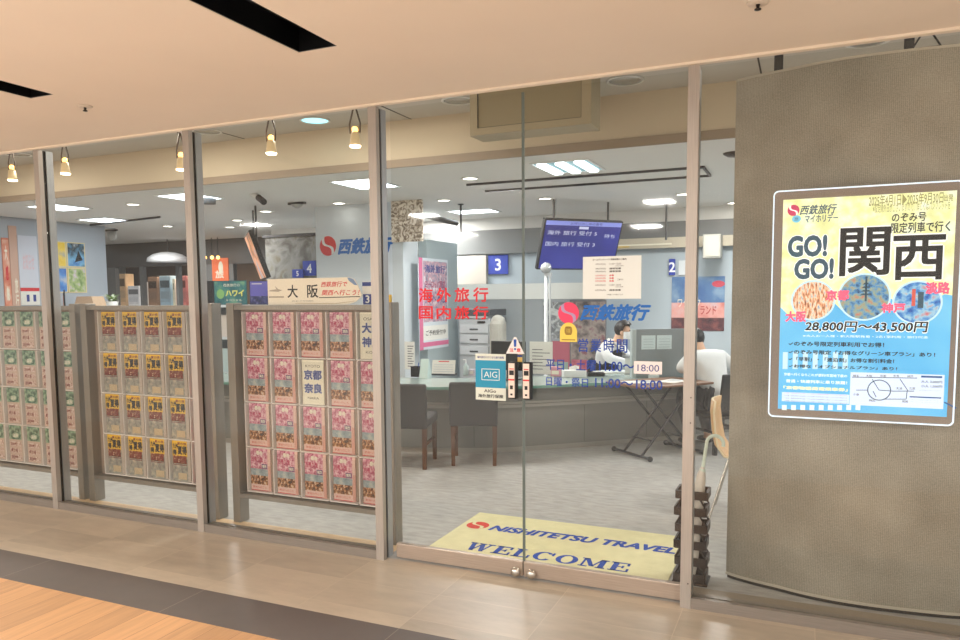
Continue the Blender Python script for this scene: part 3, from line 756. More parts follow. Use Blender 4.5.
pr(912, 289, 915, 306, mat('poster_tower', (214, 92, 80), .4, 0, .4), z4); pr(918, 292, 923, 308, slate, z4)
for body, a0, b0, a1, b1 in (('大阪', 785.5, 311, 806, 322), ('京都', 826, 290, 849, 300.5), ('神戸', 881.5, 303, 905, 313), ('淡路', 925.5, 282, 949.5, 294)):
    pt(body, a0, b0, a1, b1, pink, .05)
pt('28,800円～43,500円', 804.5, 320.5, 928.5, 334, pw, .06, .1, False, z3); pt('28,800円～43,500円', 805, 321, 928, 333, pk, .03, .1)
pt('※大人お一人様・新大阪駅発着・2名1室利用・旅行代金', 803, 334.5, 928, 338.5, pw, .0)
for i, x in enumerate(range(783, 850, 10)):
    pr(x, 352-(i % 2)*0, x+4.5, 369, lblue, z2+.0003)
for body, a0, b0, a1, b1 in (('✓のぞみ号限定列車利用でお得！', 788.5, 341, 884, 347.5), ('✓のぞみ号限定「お得なグリーン車プラン」あり！', 788.5, 349.5, 935, 357),
                             ('✓「早割」・「連泊割」お得な割引料金！', 788.5, 356.5, 894, 363.5), ('✓お得な「オプショナルプラン」あり！', 788.5, 364, 897, 370.5)):
    pt(body, a0, b0, a1, b1, pk, .034)
pt('京都へ行くならこれが便利!市営地下鉄の', 784, 372.5, 847, 377.5, pw, .015); pt('普通・快速列車に乗り放題！', 786, 379, 847, 384.5, pw, .02)
pt('「京都物語周遊乗車券」', 783.5, 385.5, 847.5, 391.5, pe('lemon', (236, 236, 190)), .04)
pr(782, 391.8, 849, 404, pe('panel', (196, 220, 244)), z3)
for i in range(4): pt('ご注意：京都市内の地下鉄・バスで使える周遊券の引換についてのご案内です', 784, 393+i*2.6, 847, 395+i*2.6, mat('poster_redtext', (220, 90, 120), .4, 0, .3) if i == 0 else grey_ink, 0)
for i in range(9): pr(782+i*9.2, 404.8, 782+i*9.2+4.6, 410, pe('check', (214, 232, 240)), z3)
pr(850.5, 372, 943, 409, pe('panel2', (204, 222, 246)), z3)
cx, cy = pl(879, 390); rx = pl(891, 390)[0]-cx
mb.ring(cx, cy, rx, rx, .004, z4, slate, 36)
def pline(a0, b0, a1, b1, w=.003, m=slate): xa, ya = pl(a0, b0); xb, yb = pl(a1, b1); mb.line(xa, ya, xb, yb, w, z4, m)
for q in ((852, 377, 917, 378), (872, 379, 879, 390), (879, 390, 893, 391), (856, 390, 868, 390), (900, 379, 908, 391), (892, 391, 914, 391), (907, 391, 906, 399), (883, 399, 906, 399), (873, 391, 876, 397)): pline(*q)
for i, (a0, b0) in enumerate(((853, 374.5), (866, 374.5), (880, 374.5), (893, 374.5), (907, 375), (853, 393), (869, 399), (896, 387), (909, 387), (902, 400))): pt(('博多', '大阪', '京都', '奈良', '神戸', '小倉', '梅田', '天満', '三宮', '姫路')[i], a0, b0, a0+6, b0+2.6, pk, 0)
pr(921, 375.5, 942, 378, pdb, z4); pr(909.5, 396, 941, 398.5, pdb, z4)
pt('大人 3,000円', 921, 380, 942, 383.5, slate, .02); pt('小人 1,500円', 921, 384.5, 942, 388, slate, .02)
for i in range(3): pt('詳しくは店頭スタッフまで', 911, 389.5+i*2+(i > 0)*8, 941, 391+i*2+(i > 0)*8, grey_ink, 0)
pline(944, 402, 956, 408, .006, pdb)
mb.build('print', lp_)

# ------------------------------------------------------------------ entrance mat
MX0, MX1, MY0, MY1 = -2.045, -.627, .298, 1.062
matm = mat('mat_yellow', (218, 213, 170), .95, var=.07, vscale=12)
dm = MB(); dm.cbox((0, 0, 0), (MX1-MX0, MY1-MY0, .008), matm, .003)
mblue = mat('mat_blue', (36, 74, 168), .95); mred = mat('mat_red', (206, 62, 52), .95)
zt = .0088
def mp_(px, py): p = atz(px, py, 0); return p.x-MX0, p.y-MY0
lx, ly = mp_(478.5, 525); lx2, _ = mp_(489, 526)
logo(dm, .11, .487, .075, zt, mred, matm)
xa, ya = mp_(495, 531.5); xb, _ = mp_(672, 553)
dm.text('NISHITETSU TRAVEL', .205, .42, 1.388, .532, zt, mblue, .05, .22)
# slab-serif WELCOME, drawn stroke by stroke
def slab(mb, word, x0, y0, x1, y1, z, m):
    wd = {'W': 1.5, 'E': 1.05, 'L': 1.0, 'C': 1.15, 'O': 1.2, 'M': 1.45}
    gap = .14; tot = sum(wd[c] for c in word)+gap*(len(word)-1); u = (x1-x0)/tot; h = y1-y0; x = x0
    T, t = .30*u, .11*h
    def bar(ax, ay, bx, by, w):        # slanted stem of horizontal width w
        mb.add([(ax-w/2, ay, z), (ax+w/2, ay, z), (bx+w/2, by, z), (bx-w/2, by, z)], [(0, 1, 2, 3) if by > ay else (3, 2, 1, 0)], m)
    for ch in word:
        w = wd[ch]*u; xe = x+w
        if ch in 'EL':
            mb.rect(x+.12*u, y0, x+.12*u+T, y1, z, m); mb.rect(x, y0, xe, y0+t, z, m); mb.rect(xe-.14*u, y0, xe, y0+.36*h, z, m)
            if ch == 'E':
                mb.rect(x, y1-t, xe-.06*u, y1, z, m); mb.rect(xe-.2*u, y1-.34*h, xe-.06*u, y1, z, m); mb.rect(x+.12*u+T, y0+.46*h, x+.7*u, y0+.56*h, z, m); mb.rect(x+.62*u, y0+.36*h, x+.74*u, y0+.66*h, z, m)
            else: mb.rect(x, y1-t, x+.6*u, y1, z, m)
        elif ch in 'CO':
            cx, cy = x+w/2, (y0+y1)/2; n = 30; a0, a1 = (0, 2*PI) if ch == 'O' else (R(38), R(322))
            vs, fs = [], []
            for i in range(n+1):
                a = a0+(a1-a0)*i/n
                vs += [(cx+w/2*math.cos(a), cy+h*.53*math.sin(a), z), (cx+(w/2-T)*math.cos(a), cy+(h*.53-t)*math.sin(a), z)]
            for i in range(n): fs.append((2*i, 2*i+2, 2*i+3, 2*i+1))
            mb.add(vs, fs, m)
            if ch == 'C': mb.rect(xe-.18*u, y1-.38*h, xe-.04*u, y1, z, m)
        elif ch == 'M':
            mb.rect(x+.12*u, y0, x+.24*u, y1, z, m); mb.rect(xe-.12*u-T, y0, xe-.12*u, y1, z, m)
            bar(x+w*.5, y0+.1*h, x+.26*u, y1, T*.9); bar(x+w*.5, y0+.1*h, xe-.2*u-T*.5, y1, .12*u)
            for q in (x, xe-.52*u): mb.rect(q, y0, q+.5*u, y0+t, z, m)
            mb.rect(x, y1-t, x+.4*u, y1, z, m); mb.rect(xe-.44*u, y1-t, xe, y1, z, m)
        elif ch == 'W':
            bar(x+w*.30, y0, x+.22*u, y1, T*.9); bar(x+w*.30, y0, x+w*.52, y1, .12*u); bar(x+w*.70, y0, x+w*.5, y1, T*.9); bar(x+w*.70, y0, xe-.2*u, y1, .12*u)
            for q in (x, x+w*.36, xe-.42*u): mb.rect(q, y1-t, q+.45*u, y1, z, m)
        x = xe+gap*u
xa, _ = mp_(473, 545); xb, _ = mp_(631, 568); _, yb = mp_(480, 543); _, yc = mp_(600, 571)
slab(dm, 'WELCOME', .212, .034, 1.195, .168, zt, mblue)
tag(dm.build('entrance_mat', None, (MX0, MY0, .0005)), 'yellow entrance mat with blue welcome lettering on the carpet inside the doors', 'mat')

# ------------------------------------------------------------------ umbrella stand with umbrella
st = thing('umbrella_stand', 'dark brown zigzag umbrella stand beside the mat behind the right door post', 'umbrella stand', (-.518, .375, 0))
dbrown = mat('stand_brown', (58, 46, 40), .5, .1)
hw, hd = .076, .066
nlev = 6
for k in range(nlev):
    z0 = .013+k*.088; off = .003 if k % 2 else -.003
    m = MB()
    for s_ in (-1, 1):
        m.box((-hw+off, s_*hd-.006, z0), (hw+off, s_*hd+.006, z0+.042), dbrown)
    for s_ in (-1, 1):
        m.box((s_*hw+off-.006, -hd, z0), (s_*hw+off+.006, hd, z0+.042), dbrown)
    m.build('slat_band', st)
    if k < nlev-1:
        for sx in (-1, 1):
            for sy in (-1, 1):
                MB().tube([(sx*hw, sy*hd, z0+.04), (sx*(hw-.03), sy*hd, z0+.091)], .005, dbrown, 4).build('zigzag_link', st)
MB().cbox((-hw-.014, -hd-.012, .0005), (hw+.014, hd+.012, .0125), dbrown, .004).build('base_plate', st)
um = thing('umbrella', 'furled clear umbrella with pale green hooked handle standing in the brown stand', 'umbrella', (-.487, .375, .0145))
pv = mat('umbrella_vinyl', (206, 200, 192), .35, var=.06, vscale=30); hp = mat('umbrella_handle', (206, 222, 212), .35)
MB().tube([(-.02, 0, .0), (-.015, 0, .08), (-.008, 0, .3), (.0, 0, .47), (.012, 0, .56), (.018, 0, .6)], [.006, .016, .026, .031, .022, .009], pv, 12).build('furled_canopy', um)
pth = [(.018, 0, .595), (.026, 0, .66), (.034, 0, .72)] + [(.034+.042-.042*math.cos(R(t)), 0, .725+.042*math.sin(R(t))) for t in range(15, 196, 15)]
MB().tube(pth, .009, hp, 10).build('hooked_handle', um)
MB().tube([(.015, 0, .565), (.017, 0, .59)], .016, hp, 10).build('collar', um)

# ------------------------------------------------------------------ shop interior: shell
CZ = 2.7
ceilm = mat('shop_ceiling_paint', (226, 224, 220), .8, var=.02, vscale=1.5)
frontc = mat('front_ceiling_paint', (196, 190, 180), .8)
bulk = mat('bulkhead_paint', (206, 192, 168), .75, var=.02, vscale=1)
struct(MB().box((-18, 2.46, CZ), (6, 14, CZ+.2), ceilm).build('ceiling'), 'pale grey ceiling of the shop')
struct(MB().box((-18, .06, 3.1), (6, 2.45, 3.3), frontc).build('ceiling_front'), 'raised ceiling strip behind the glass')
struct(MB().box((-18, 2.43, CZ), (6, 2.459, 3.1), bulk).build('trim_2'), 'beige bulkhead above the shop ceiling')
struct(MB().box((-18, 2.405, CZ-.02), (6, 2.4295, CZ+.05), mat('bulkhead_trim', (150, 134, 116), .6)).build('trim_3'), 'brown trim along the foot of the bulkhead')
for x in (-5.2, -3.3, -.35, 1.6):
    struct(MB().box((x, .2, 3.097), (x+.012, 2.43, 3.0999), gasket).build('trim_4'), 'thin joint in the raised ceiling')
backw = mat('back_wall_blue_grey', (176, 188, 196), .6, var=.02, vscale=2)
glossb = mat('back_band_grey', (116, 118, 118), .5)
struct(MB().box((-8.6, 7.0, 0), (6, 7.2, 2.16), backw).build('wall_back'), 'pale blue-grey back wall of the shop')
struct(MB().box((-8.6, 6.92, 2.16), (6, 7.2, 2.52), glossb).box((-8.6, 6.95, 2.52), (6, 7.2, CZ), ceilm).build('trim_5'), 'glossy grey band along the top of the back wall')
beige = mat('beige_pelmet', (196, 186, 166), .5)
struct(MB().box((-2.6, 6.86, 2.16), (-.6, 6.919, 2.30), beige).build('trim_6'), 'beige pelmet on the back wall band')
struct(MB().box((4, .06, 0), (4.2, 14, 3.3), backw).build('wall_right'))
struct(MB().box((-18.2, .06, 0), (-18, 14, 3.3), backw).build('wall_far_left'))
leftw = mat('left_wall_blue_grey', (176, 186, 198), .6)
struct(MB().box((-10.7, .3, 0), (-10.5, 5.15, CZ+.4), leftw).build('wall_left'), 'pale wall carrying posters at the left of the shop')
# back-left glazed opening to the neighbouring shop
dk = mat('dark_header', (92, 88, 86), .5); brn = mat('neighbour_brown', (112, 98, 88), .7, var=.2, vscale=1.2)
wd = struct(thing('window_6', 'dark-framed glazed opening to the neighbouring shop at the back left', 'window', (0, 0, 0), kind='structure')); del wd['category']
MB().box((-18, 8.0, 2.2), (-8.6, 8.1, CZ), dk).build('header', wd)
for px, ww_ in ((106, .3), (140, .09), (176, .08), (203, .8)):
    x = aty(px, 285, 8.0).x; MB().box((x, 8.0, 0), (x+ww_, 8.1, 2.2), mat('mullion_grey', (120, 120, 120), .5)).build('mullion', wd)
MB().box((-18, 8.0, .0), (-8.6, 8.1, 1.0), mat('window_dado', (140, 132, 128), .6)).build('dado', wd)
struct(MB().box((-8.6, 7.2, 0), (-8.4, 12, CZ), mat('panel_grey_brown', (150, 140, 134), .6)).build('wall_side'))
struct(MB().box((-18, 12, 0), (-8.6, 12.2, CZ), brn).build('wall_neighbour'), 'brown rear wall of the neighbouring shop')

# round column with logo wall
pillarw = mat('pillar_white', (206, 214, 220), .45, var=.015, vscale=2)
PY0 = 4.6
px0 = aty(316, 250, PY0).x; px1 = aty(403, 250, PY0).x
pil = struct(MB().box((px0, PY0, 0), (px1, PY0+.38, CZ-.001), pillarw).build('wall_pillar'), 'broad white pillar carrying the shop emblem')
lg = MB(); lg.M = Matrix(((1, 0, 0, 0), (0, 0, -1, PY0-.001), (0, 1, 0, 0), (0, 0, 0, 1)))
q0 = aty(328, 246, PY0); q1 = aty(336.2, 246, PY0)
logo(lg, q0.x, q0.z, q1.x-q0.x, .001, mat('sign_red', (214, 62, 62), .5), white)
c0 = aty(337.5, 238.5, PY0); c1 = aty(394, 254.5, PY0)
lg.text('西鉄旅行', c0.x, c1.z+.02, c1.x, c0.z+.0, .001, mat('sign_blue2', (52, 110, 186), .5), .05, .3)
tag(lg.build('wall_sign_lettering'), 'red emblem and blue lettering fixed to the white pillar', 'wall sign')

# textured stone mural left of the pillar, and the pale coral panel right of it
stone = picmat('mural_stone', [(70, 64, 58), (108, 104, 98), (146, 146, 142), (118, 106, 80)], 3.5, 9, rough=.6, dist=1.5)
sa = aty(265, 238, 5.3); sb_ = aty(315, 277, 5.3)
tag(MB().box((sa.x, 5.3, sb_.z-.05), (px0-.005, 5.36, sa.z), stone).box((sa.x-.03, 5.28, sa.z), (px0-.005, 5.37, sa.z+.04), darkgrey).box((sa.x+.05, 5.31, 0), (sa.x+.13, 5.36, sb_.z-.05), white).box((px0-.15, 5.31, 0), (px0-.07, 5.36, sb_.z-.05), white).build('stone_mural'), 'grey rock-textured mural panel left of the white pillar', 'mural')
coral = picmat('coral_relief', [(120, 104, 90), (190, 176, 158), (232, 224, 210)], 14, 4, rough=.6, dist=2.2, lo=.38, hi=.6)
ca = aty(391, 208, 4.56); cb2 = aty(422, 241, 4.56)
m = MB(); m.box((ca.x, 4.56, cb2.z), (cb2.x, 4.598, CZ-.001), coral)
tag(m.build('relief_panel'), 'pale coral-textured relief panel at the top right corner of the white pillar', 'panel')
b0 = aty(402, 205, 5.0); b1 = aty(451, 217.5, 5.6)
MB2 = MB().tube([(b0.x, 5.0, CZ-.06), (b1.x, 5.8, CZ-.18)], .035, darkgrey, 4); tag(MB2.build('ceiling_beam_bar'), 'dark slanting bar under the ceiling right of the coral relief panel', 'bar')
struct(MB().box((px1+.01, PY0+.385, 0), (px1+.13, 5.9, 2.25), mat('partition_grey_blue', (158, 172, 176), .55)).build('wall_partition'), 'grey-blue partition behind the counter')
# low rear partition with white top band
pw_ = mat('partition_white', (222, 226, 222), .5); pg = mat('partition_grey', (150, 158, 162), .6)
l0 = aty(452, 281, 6.3); l1 = aty(605, 281, 6.3)
struct(MB().box((l0.x-.3, 6.3, 0), (l1.x, 6.36, 1.47), pg).box((l0.x-.3, 6.29, 1.47), (l1.x, 6.37, 1.69), pw_).build('wall_low_partition'), 'low grey partition with a white top band')

# ------------------------------------------------------------------ ceiling fittings
lampm = mat('light_diffuser', (244, 250, 255), .5, 0, 7, (232, 244, 255)); housing = mat('light_housing_cyan', (70, 100, 106), .6, 0, .42, (176, 222, 230))
tube_w = mat('light_tube', (250, 252, 255), .4, 0, 5, (236, 246, 255))
def ceil_panel(x0, y0, x1, y1, label, tubes=0):
    t = thing('ceiling_light', label, 'ceiling light', ((x0+x1)/2, (y0+y1)/2, CZ), group='square office lights in the ceiling')
    w, d = (x1-x0)/2, (y1-y0)/2
    fr = MB()
    fr.box((-w, -d, -.012), (w, -d+.02, -.0005), white).box((-w, d-.02, -.012), (w, d, -.0005), white).box((-w, -d+.02, -.012), (-w+.02, d-.02, -.0005), white).box((w-.02, -d+.02, -.012), (w, d-.02, -.0005), white)
    fr.build('frame', t)
    if tubes:
        MB().box((-w+.021, -d+.021, -.004), (w-.021, d-.021, -.001), housing).build('housing', t)
        for k in range(3):
            xx = -w+.1+(2*w-.2)*k/2
            MB().cbox((xx-.045, -d+.04, -.03), (xx+.045, d-.04, -.005), tube_w, .012).build('lamp_tube', t)
    else: MB().box((-w+.021, -d+.021, -.008), (w-.021, d-.021, -.001), lampm).build('diffuser', t)
ceil_panel(-2.32, 2.83, -1.77, 3.45, 'square ceiling light with three glowing tubes above the door pair', 1)
ceil_panel(-4.52, 2.88, -4.02, 3.5, 'square ceiling light behind the third post from the left')
ceil_panel(-6.9, 2.84, -6.36, 3.4, 'square ceiling light behind the second post from the left')
ceil_panel(-9.12, 2.83, -8.56, 3.38, 'square ceiling light seen through the leftmost posts')
ceil_panel(-9.95, 4.2, -9.34, 4.7, 'square ceiling light left, second row from the glass')
ceil_panel(-11.5, 8.4, -10.9, 9.0, 'square ceiling light far back left near the neighbouring shop')
ceil_panel(-4.6, 5.75, -3.95, 6.2, 'square ceiling light far back near the counter sign 3')
ceil_panel(-6.6, 5.6, -6.0, 6.15, 'square ceiling light far back above the stone mural')
ceil_panel(1.2, 3.0, 1.8, 3.6, 'square ceiling light hidden by the mesh screen')
dlm = mat('downlight_lens', (255, 252, 244), .4, 0, 10, (255, 250, 240)); dlr = mat('downlight_ring', (222, 220, 214), .4)
def downlight(x, y, z, label, r=.075, m=None, grp='round ceiling downlights'):
    t = thing('downlight', label, 'downlight', (x, y, z), group=grp)
    o = MB(); n = 28
    o.lathe([(r, -.0005), (r+.018, -.003), (r+.018, -.009), (r, -.011), (r, -.0005)], (0, 0, 0), dlr, n); o.build('ring', t)
    MB().lathe([(.0001, -.004), (r-.001, -.004), (r-.001, -.0015), (.0001, -.0015)], (0, 0, 0), m or dlm, n).build('lens', t)
for x, y, l in ((-3.14, 3.36, 'round downlight left of the three-tube ceiling light'), (-4.13, 4.75, 'round downlight above the red door lettering'), (-2.955, 5.16, 'round downlight over the hanging screen, left'),
                (-1.82, 6.26, 'round downlight over the hanging screen, right'), (-1.37, 5.55, 'round downlight just left of the right door post'), (-7.77, 3.32, 'round downlight behind the second pane, nearest the glass'),
                (-9.58, 5.59, 'round downlight behind the second pane, farther back'), (-6.81, 4.67, 'round downlight left of the white pillar'), (-5.43, 4.4, 'round downlight over the white pillar'),
                (-.9, 7.0-.3, 'round downlight farthest right beside the mesh screen'), (-8.83, 6.19, 'round downlight above the edge-on screen'), (-7.96, 5.39, 'round downlight beside the edge-on screen')):
    downlight(x, y, CZ, l)
cool = mat('downlight_cool', (150, 214, 226), .4, 0, 2.2, (150, 222, 236)); offm = mat('downlight_off', (190, 186, 178), .25, .4)
for px, py, l, m_ in ((315, 120, 'round downlight glowing pale cyan at the top of the third pane', cool), (207, 131, 'round unlit downlight at the top beside the second post', offm), (18, 154, 'round unlit downlight at the top of the leftmost pane', offm),
                      (625, 80, 'round unlit downlight at the top of the right door leaf', offm), (458, 100, 'round unlit downlight at the top of the left door leaf', offm), (868, 40, 'round unlit downlight above the mesh screen', offm)):
    p = atz(px, py, 3.1); downlight(p.x, p.y, 3.1, l, .12, m_, 'downlights in the raised ceiling strip')
p = atz(735, 153, CZ)
tag(MB().lathe([(.0001, -.03), (.06, -.028), (.09, -.012), (.1, -.0005)], (p.x, p.y, CZ), mat('dark_bronze', (54, 46, 40), .4, .4), 24).build('ceiling_speaker_dome'), 'dark round ceiling dome beside the top of the mesh screen', 'ceiling dome')
# track bars in the ceiling
m = MB(); m.box((-3.33, 3.68, CZ-.022), (-.9, 3.705, CZ-.0005), darkgrey); tb = thing('curtain_track', 'long dark rectangular curtain track on the ceiling behind the doors', 'curtain track', (0, 0, 0))
m.build('rail', tb)
MB().box((-3.35, 4.22, CZ-.022), (-.9, 4.24, CZ-.0005), darkgrey).build('rail', tb); MB().box((-.92, 3.705, CZ-.022), (-.9, 4.22, CZ-.0005), darkgrey).build('rail', tb)
for q0, q1, l in (((90, 224), (160, 216), 'dark ceiling strip behind the second pane, left of centre'), ((530-25, 219), (580, 214), 'dark ceiling strip left of the hanging screen')):
    a = atz(*q0, CZ); b_ = atz(*q1, CZ)
    tag(MB().tube([(a.x, a.y, CZ-.016), (b_.x, b_.y, CZ-.016)], .015, darkgrey, 4).build('ceiling_strip'), l, 'ceiling strip')
p0 = atz(520+70, 226, CZ)
for k, (px, py0, py1, Y) in enumerate(((461, 205, 232, 5.2), (666, 214, 240, 6.4))):
    p = aty(px, py1, Y)
    tag(MB().tube([(p.x, Y, p.z), (p.x, Y, CZ-.0005)], .014, darkgrey, 8).lathe([(.04, CZ-p.z-.012), (.04, CZ-p.z-.0005)], (p.x, Y, p.z), darkgrey, 12).build('ceiling_hanging_rod'), ('bare dark rod hanging from the ceiling above the number 3 sign', 'bare dark rod hanging from the ceiling left of the right door post')[k], 'rod', 'bare rods hanging from the ceiling')
# framed box panel hanging under the raised ceiling
YH = 1.6
a = aty(470, 136, YH); b_ = aty(591, 123.3, YH)
fp = mat('hatch_beige', (172, 160, 134), .6); fp2 = mat('hatch_inner', (154, 143, 116), .6)
t = thing('ceiling_box_panel', 'large beige framed box panel hanging under the raised ceiling above the doors', 'ceiling box', (a.x, YH, a.z))
w = b_.x-a.x; hh_ = 3.0995-a.z
MB().box((0, 0, 0), (w, .04, .05), fp).box((0, 0, .05), (.06, .04, hh_), fp).box((w-.07, 0, .05), (w, .04, hh_), fp).box((0, .041, .0), (w, .25, hh_), fp).build('frame', t)
MB().box((.064, .012, .054), (w-.074, .04, hh_), fp2).build('panel', t)
MB().box((.0605, .004, .0505), (.0638, .0405, hh_), gasket).box((.064, .004, .0505), (w-.0705, .0405, .0537), gasket).box((w-.0738, .004, .054), (w-.0705, .0405, hh_), gasket).build('shadow_gap', t)
# ceiling cameras and speakers
def cam_fix(px, py, Y, name, label, cat, maker):
    p = aty(px, py, Y); t = thing(name, label, cat, (p.x, p.y, CZ-.0005)); maker(t, CZ-p.z)
def m_spot(t, drop):
    MB().lathe([(.0001, -.02), (.035, -.02), (.035, -.0)], (0, 0, 0), white).build('mount', t)
    MB().tube([(0, 0, -.02), (0, 0, -drop+.05)], .012, white, 8).build('stem', t)
    a = aty(246, 189.5, 3.35)-t.location; b = aty(258.5, 197.5, 3.25)-t.location; c = aty(264, 202, 3.2)-t.location
    MB().tube([a, b], .034, mat('camera_white', (226, 226, 222), .4), 12).tube([b, c], .037, black, 12).build('camera_body', t)
cam_fix(254, 197, 3.3, 'security_camera', 'white and black security camera hanging above the third rack', 'security camera', m_spot)
def m_can(t, drop):
    MB().tube([(0, 0, 0), (0, 0, -drop+.07)], .012, white, 8).build('stem', t)
    MB().lathe([(.075, -drop-.06), (.08, -drop+.02), (.07, -drop+.07), (.0001, -drop+.075)], (0, 0, 0), mat('speaker_grey', (112, 114, 116), .45), 20).lathe([(.0001, -drop-.058), (.074, -drop-.059)], (0, 0, 0), darkgrey, 20).build('can', t)
cam_fix(209, 199, 3.3, 'ceiling_speaker', 'white can-shaped ceiling speaker just right of the second post', 'ceiling speaker', m_can)
def m_fan(t, drop):
    MB().cbox((-.13, -.02, -.03), (.13, .02, -.0005), darkgrey, .005).build('mount', t)
    MB().lathe([(.02, -drop-.04), (.065, -drop-.01), (.075, -.031), (.0001, -.0305)], (0, 0, 0), mat('fixture_grey', (176, 176, 172), .5), 18).build('bowl', t)
cam_fix(297, 205, 4.1, 'ceiling_sensor', 'grey bowl-shaped ceiling sensor between the third rack and the pillar', 'ceiling sensor', m_fan)
cam_fix(112, 239, 5.6, 'projector_fixture', 'small pale ceiling fixture near the end of the poster wall', 'ceiling fixture', m_fan)

# warm track spots behind the glass
warm = mat('spot_glow', (255, 214, 140), .4, 0, 5, (255, 190, 96)); lit_housing = mat('spot_housing', (214, 196, 160), .4, .1, .22, (255, 214, 150)); wire = mat('spot_wire', (96, 84, 74), .4, .5)  # spot housing glows warm to stand in for lamplight falling on it
for k, (px, py) in enumerate(((65, 163), (12, 170), (271, 141), (355, 133), (181, 158))):
    p = aty(px, py, .6)
    t = thing('spotlight', ['warm glowing spotlight right of the leftmost post', 'warm glowing spotlight at the far left edge', 'warm glowing spotlight hanging above the middle of the third pane', 'warm glowing spotlight hanging just left of the third post', 'warm glowing spotlight mostly behind the second post'][k], 'spotlight', (p.x, .6, p.z), group='warm spotlights hanging behind the glass')
    m = MB()
    for s_ in (-1, 1): m.tube([(s_*.036, 0, -.0), (s_*.04, 0, .06), (s_*.012, 0, .15), (0, 0, .18)], .006, wire, 6)
    m.build('wire_bracket', t)
    MB().box((-.015, -.015, .176), (.015, .015, 3.0999-p.z), wire).build('stem', t)
    MB().lathe([(.037, -.08), (.032, -.05), (.027, -.005), (.015, .008)], (0, 0, 0), lit_housing, 18).lathe([(.0001, -.0905), (.034, -.0905), (.038, -.0805), (.0375, -.08)], (0, 0, 0), mat('spot_lens', (255, 240, 214), .4, 0, 7, (255, 232, 196)), 18).build('housing', t)
    MB().ball((0, 0, .022), .02, warm, 10).build('lamp', t)

# ------------------------------------------------------------------ counter
CP = dens([(-7.2, 2.25), (-5.2, 2.42), (-3.6, 2.66), (-3.13, 2.80), (-2.69, 2.98), (-2.3, 3.28), (-1.7, 3.81), (-1.35, 4.12), (-.4, 4.88), (.8, 5.6)], 4)
cnt = thing('service_counter', 'long curved service counter with a pale green glass top and grey panelled front', 'counter', (0, 0, 0))
lam = mat('counter_laminate', (128, 128, 124), .5, var=.05, vscale=5); lam2 = mat('counter_fascia', (112, 113, 110), .5, var=.05, vscale=4); kick = mat('counter_kick', (164, 162, 156), .5)
gtop = mat('counter_glass_top', (158, 176, 172), .12, 0, 0, None, 0, 8, .6); gedge = mat('counter_glass_edge', (112, 160, 148), .2)
mb = MB(); wall_strip(mb, CP, offs(CP, .05), .05, .44, lam); mb.build('front_panel', cnt)
mb = MB(); wall_strip(mb, offs(CP, -.03), offs(CP, .05), .44, .47, kick); wall_strip(mb, offs(CP, -.045), offs(CP, .05), .478, .50, kick); mb.build('ledge', cnt)
mb = MB(); wall_strip(mb, offs(CP, -.06), offs(CP, .05), .505, .635, lam2); mb.build('fascia', cnt)
mb = MB(); wall_strip(mb, offs(CP, .01), offs(CP, .05), .0005, .05, kick); mb.build('plinth', cnt)
mb = MB(); wall_strip(mb, offs(CP, -.15), offs(CP, .62), .637, .660, gtop); wall_strip(mb, offs(CP, -.156), offs(CP, -.15), .635, .6605, gedge); mb.build('glass_top', cnt)
mb = MB(); wall_strip(mb, offs(CP, .28), offs(CP, .31), .0005, .636, lam); mb.build('back_panel', cnt)
for i in (14, 22, 27, 31):
    p = offs(CP, -.002)[i]; q = offs(CP, -.002)[i+1]; d = (q-p).normalized()*.004
    mb = MB(); mb.add([(p.x, p.y, .06), (p.x+d.x, p.y+d.y, .06), (p.x+d.x, p.y+d.y, .43), (p.x, p.y, .43)], [(0, 1, 2, 3)], gasket); mb.build('panel_joint', cnt)
CT = .6605

# ------------------------------------------------------------------ chairs at the counter
fab = mat('chair_charcoal', (46, 46, 49), .75, var=.02, vscale=30); wleg = mat('chair_walnut', (96, 60, 38), .5, var=.12, vscale=12)
def make_chair(label):
    t = thing('counter_chair', label, 'chair', group='charcoal chairs at the counter')
    MB().cbox((-.21, -.02, .36), (.21, .42, .45), fab, .02).build('seat', t)
    m = MB(); m.M = Matrix.Translation((0, -.025, .36)) @ Matrix.Rotation(R(5), 4, 'X')
    m.cbox((-.215, -.05, .0), (.215, .004, .40), fab, .018); m.build('backrest', t)
    for sx in (-1, 1):
        for y in (-.03, .37):
            m = MB(); x = sx*.185; m.add([(x-.02, y-.02, .36), (x+.02, y-.02, .36), (x+.02, y+.02, .36), (x-.02, y+.02, .36), (x-.016, y-.016-(.02 if y < 0 else 0), .0005), (x+.016, y-.016-(.02 if y < 0 else 0), .0005), (x+.016, y+.016-(.02 if y < 0 else 0), .0005), (x-.016, y+.016-(.02 if y < 0 else 0), .0005)],
                             [(0, 1, 2, 3), (7, 6, 5, 4), (0, 4, 5, 1), (1, 5, 6, 2), (2, 6, 7, 3), (3, 7, 4, 0)], wleg); m.build('leg', t)
        MB().box((sx*.185-.01, -.01, .2), (sx*.185+.01, .35, .225), wleg).build('stretcher', t)
    return t
bpy.context.view_layer.update()
ch = make_chair('charcoal chair with walnut legs at the counter, just right of the third post'); ch.location = (-3.215, 2.09, 0); ch.rotation_euler = (0, 0, R(15))
c2 = copy_tree(ch); c2['label'] = 'charcoal chair with walnut legs at the counter, below the cyan sticker'; c2.location = (-2.70, 2.43, 0); c2.rotation_euler = (0, 0, R(22))

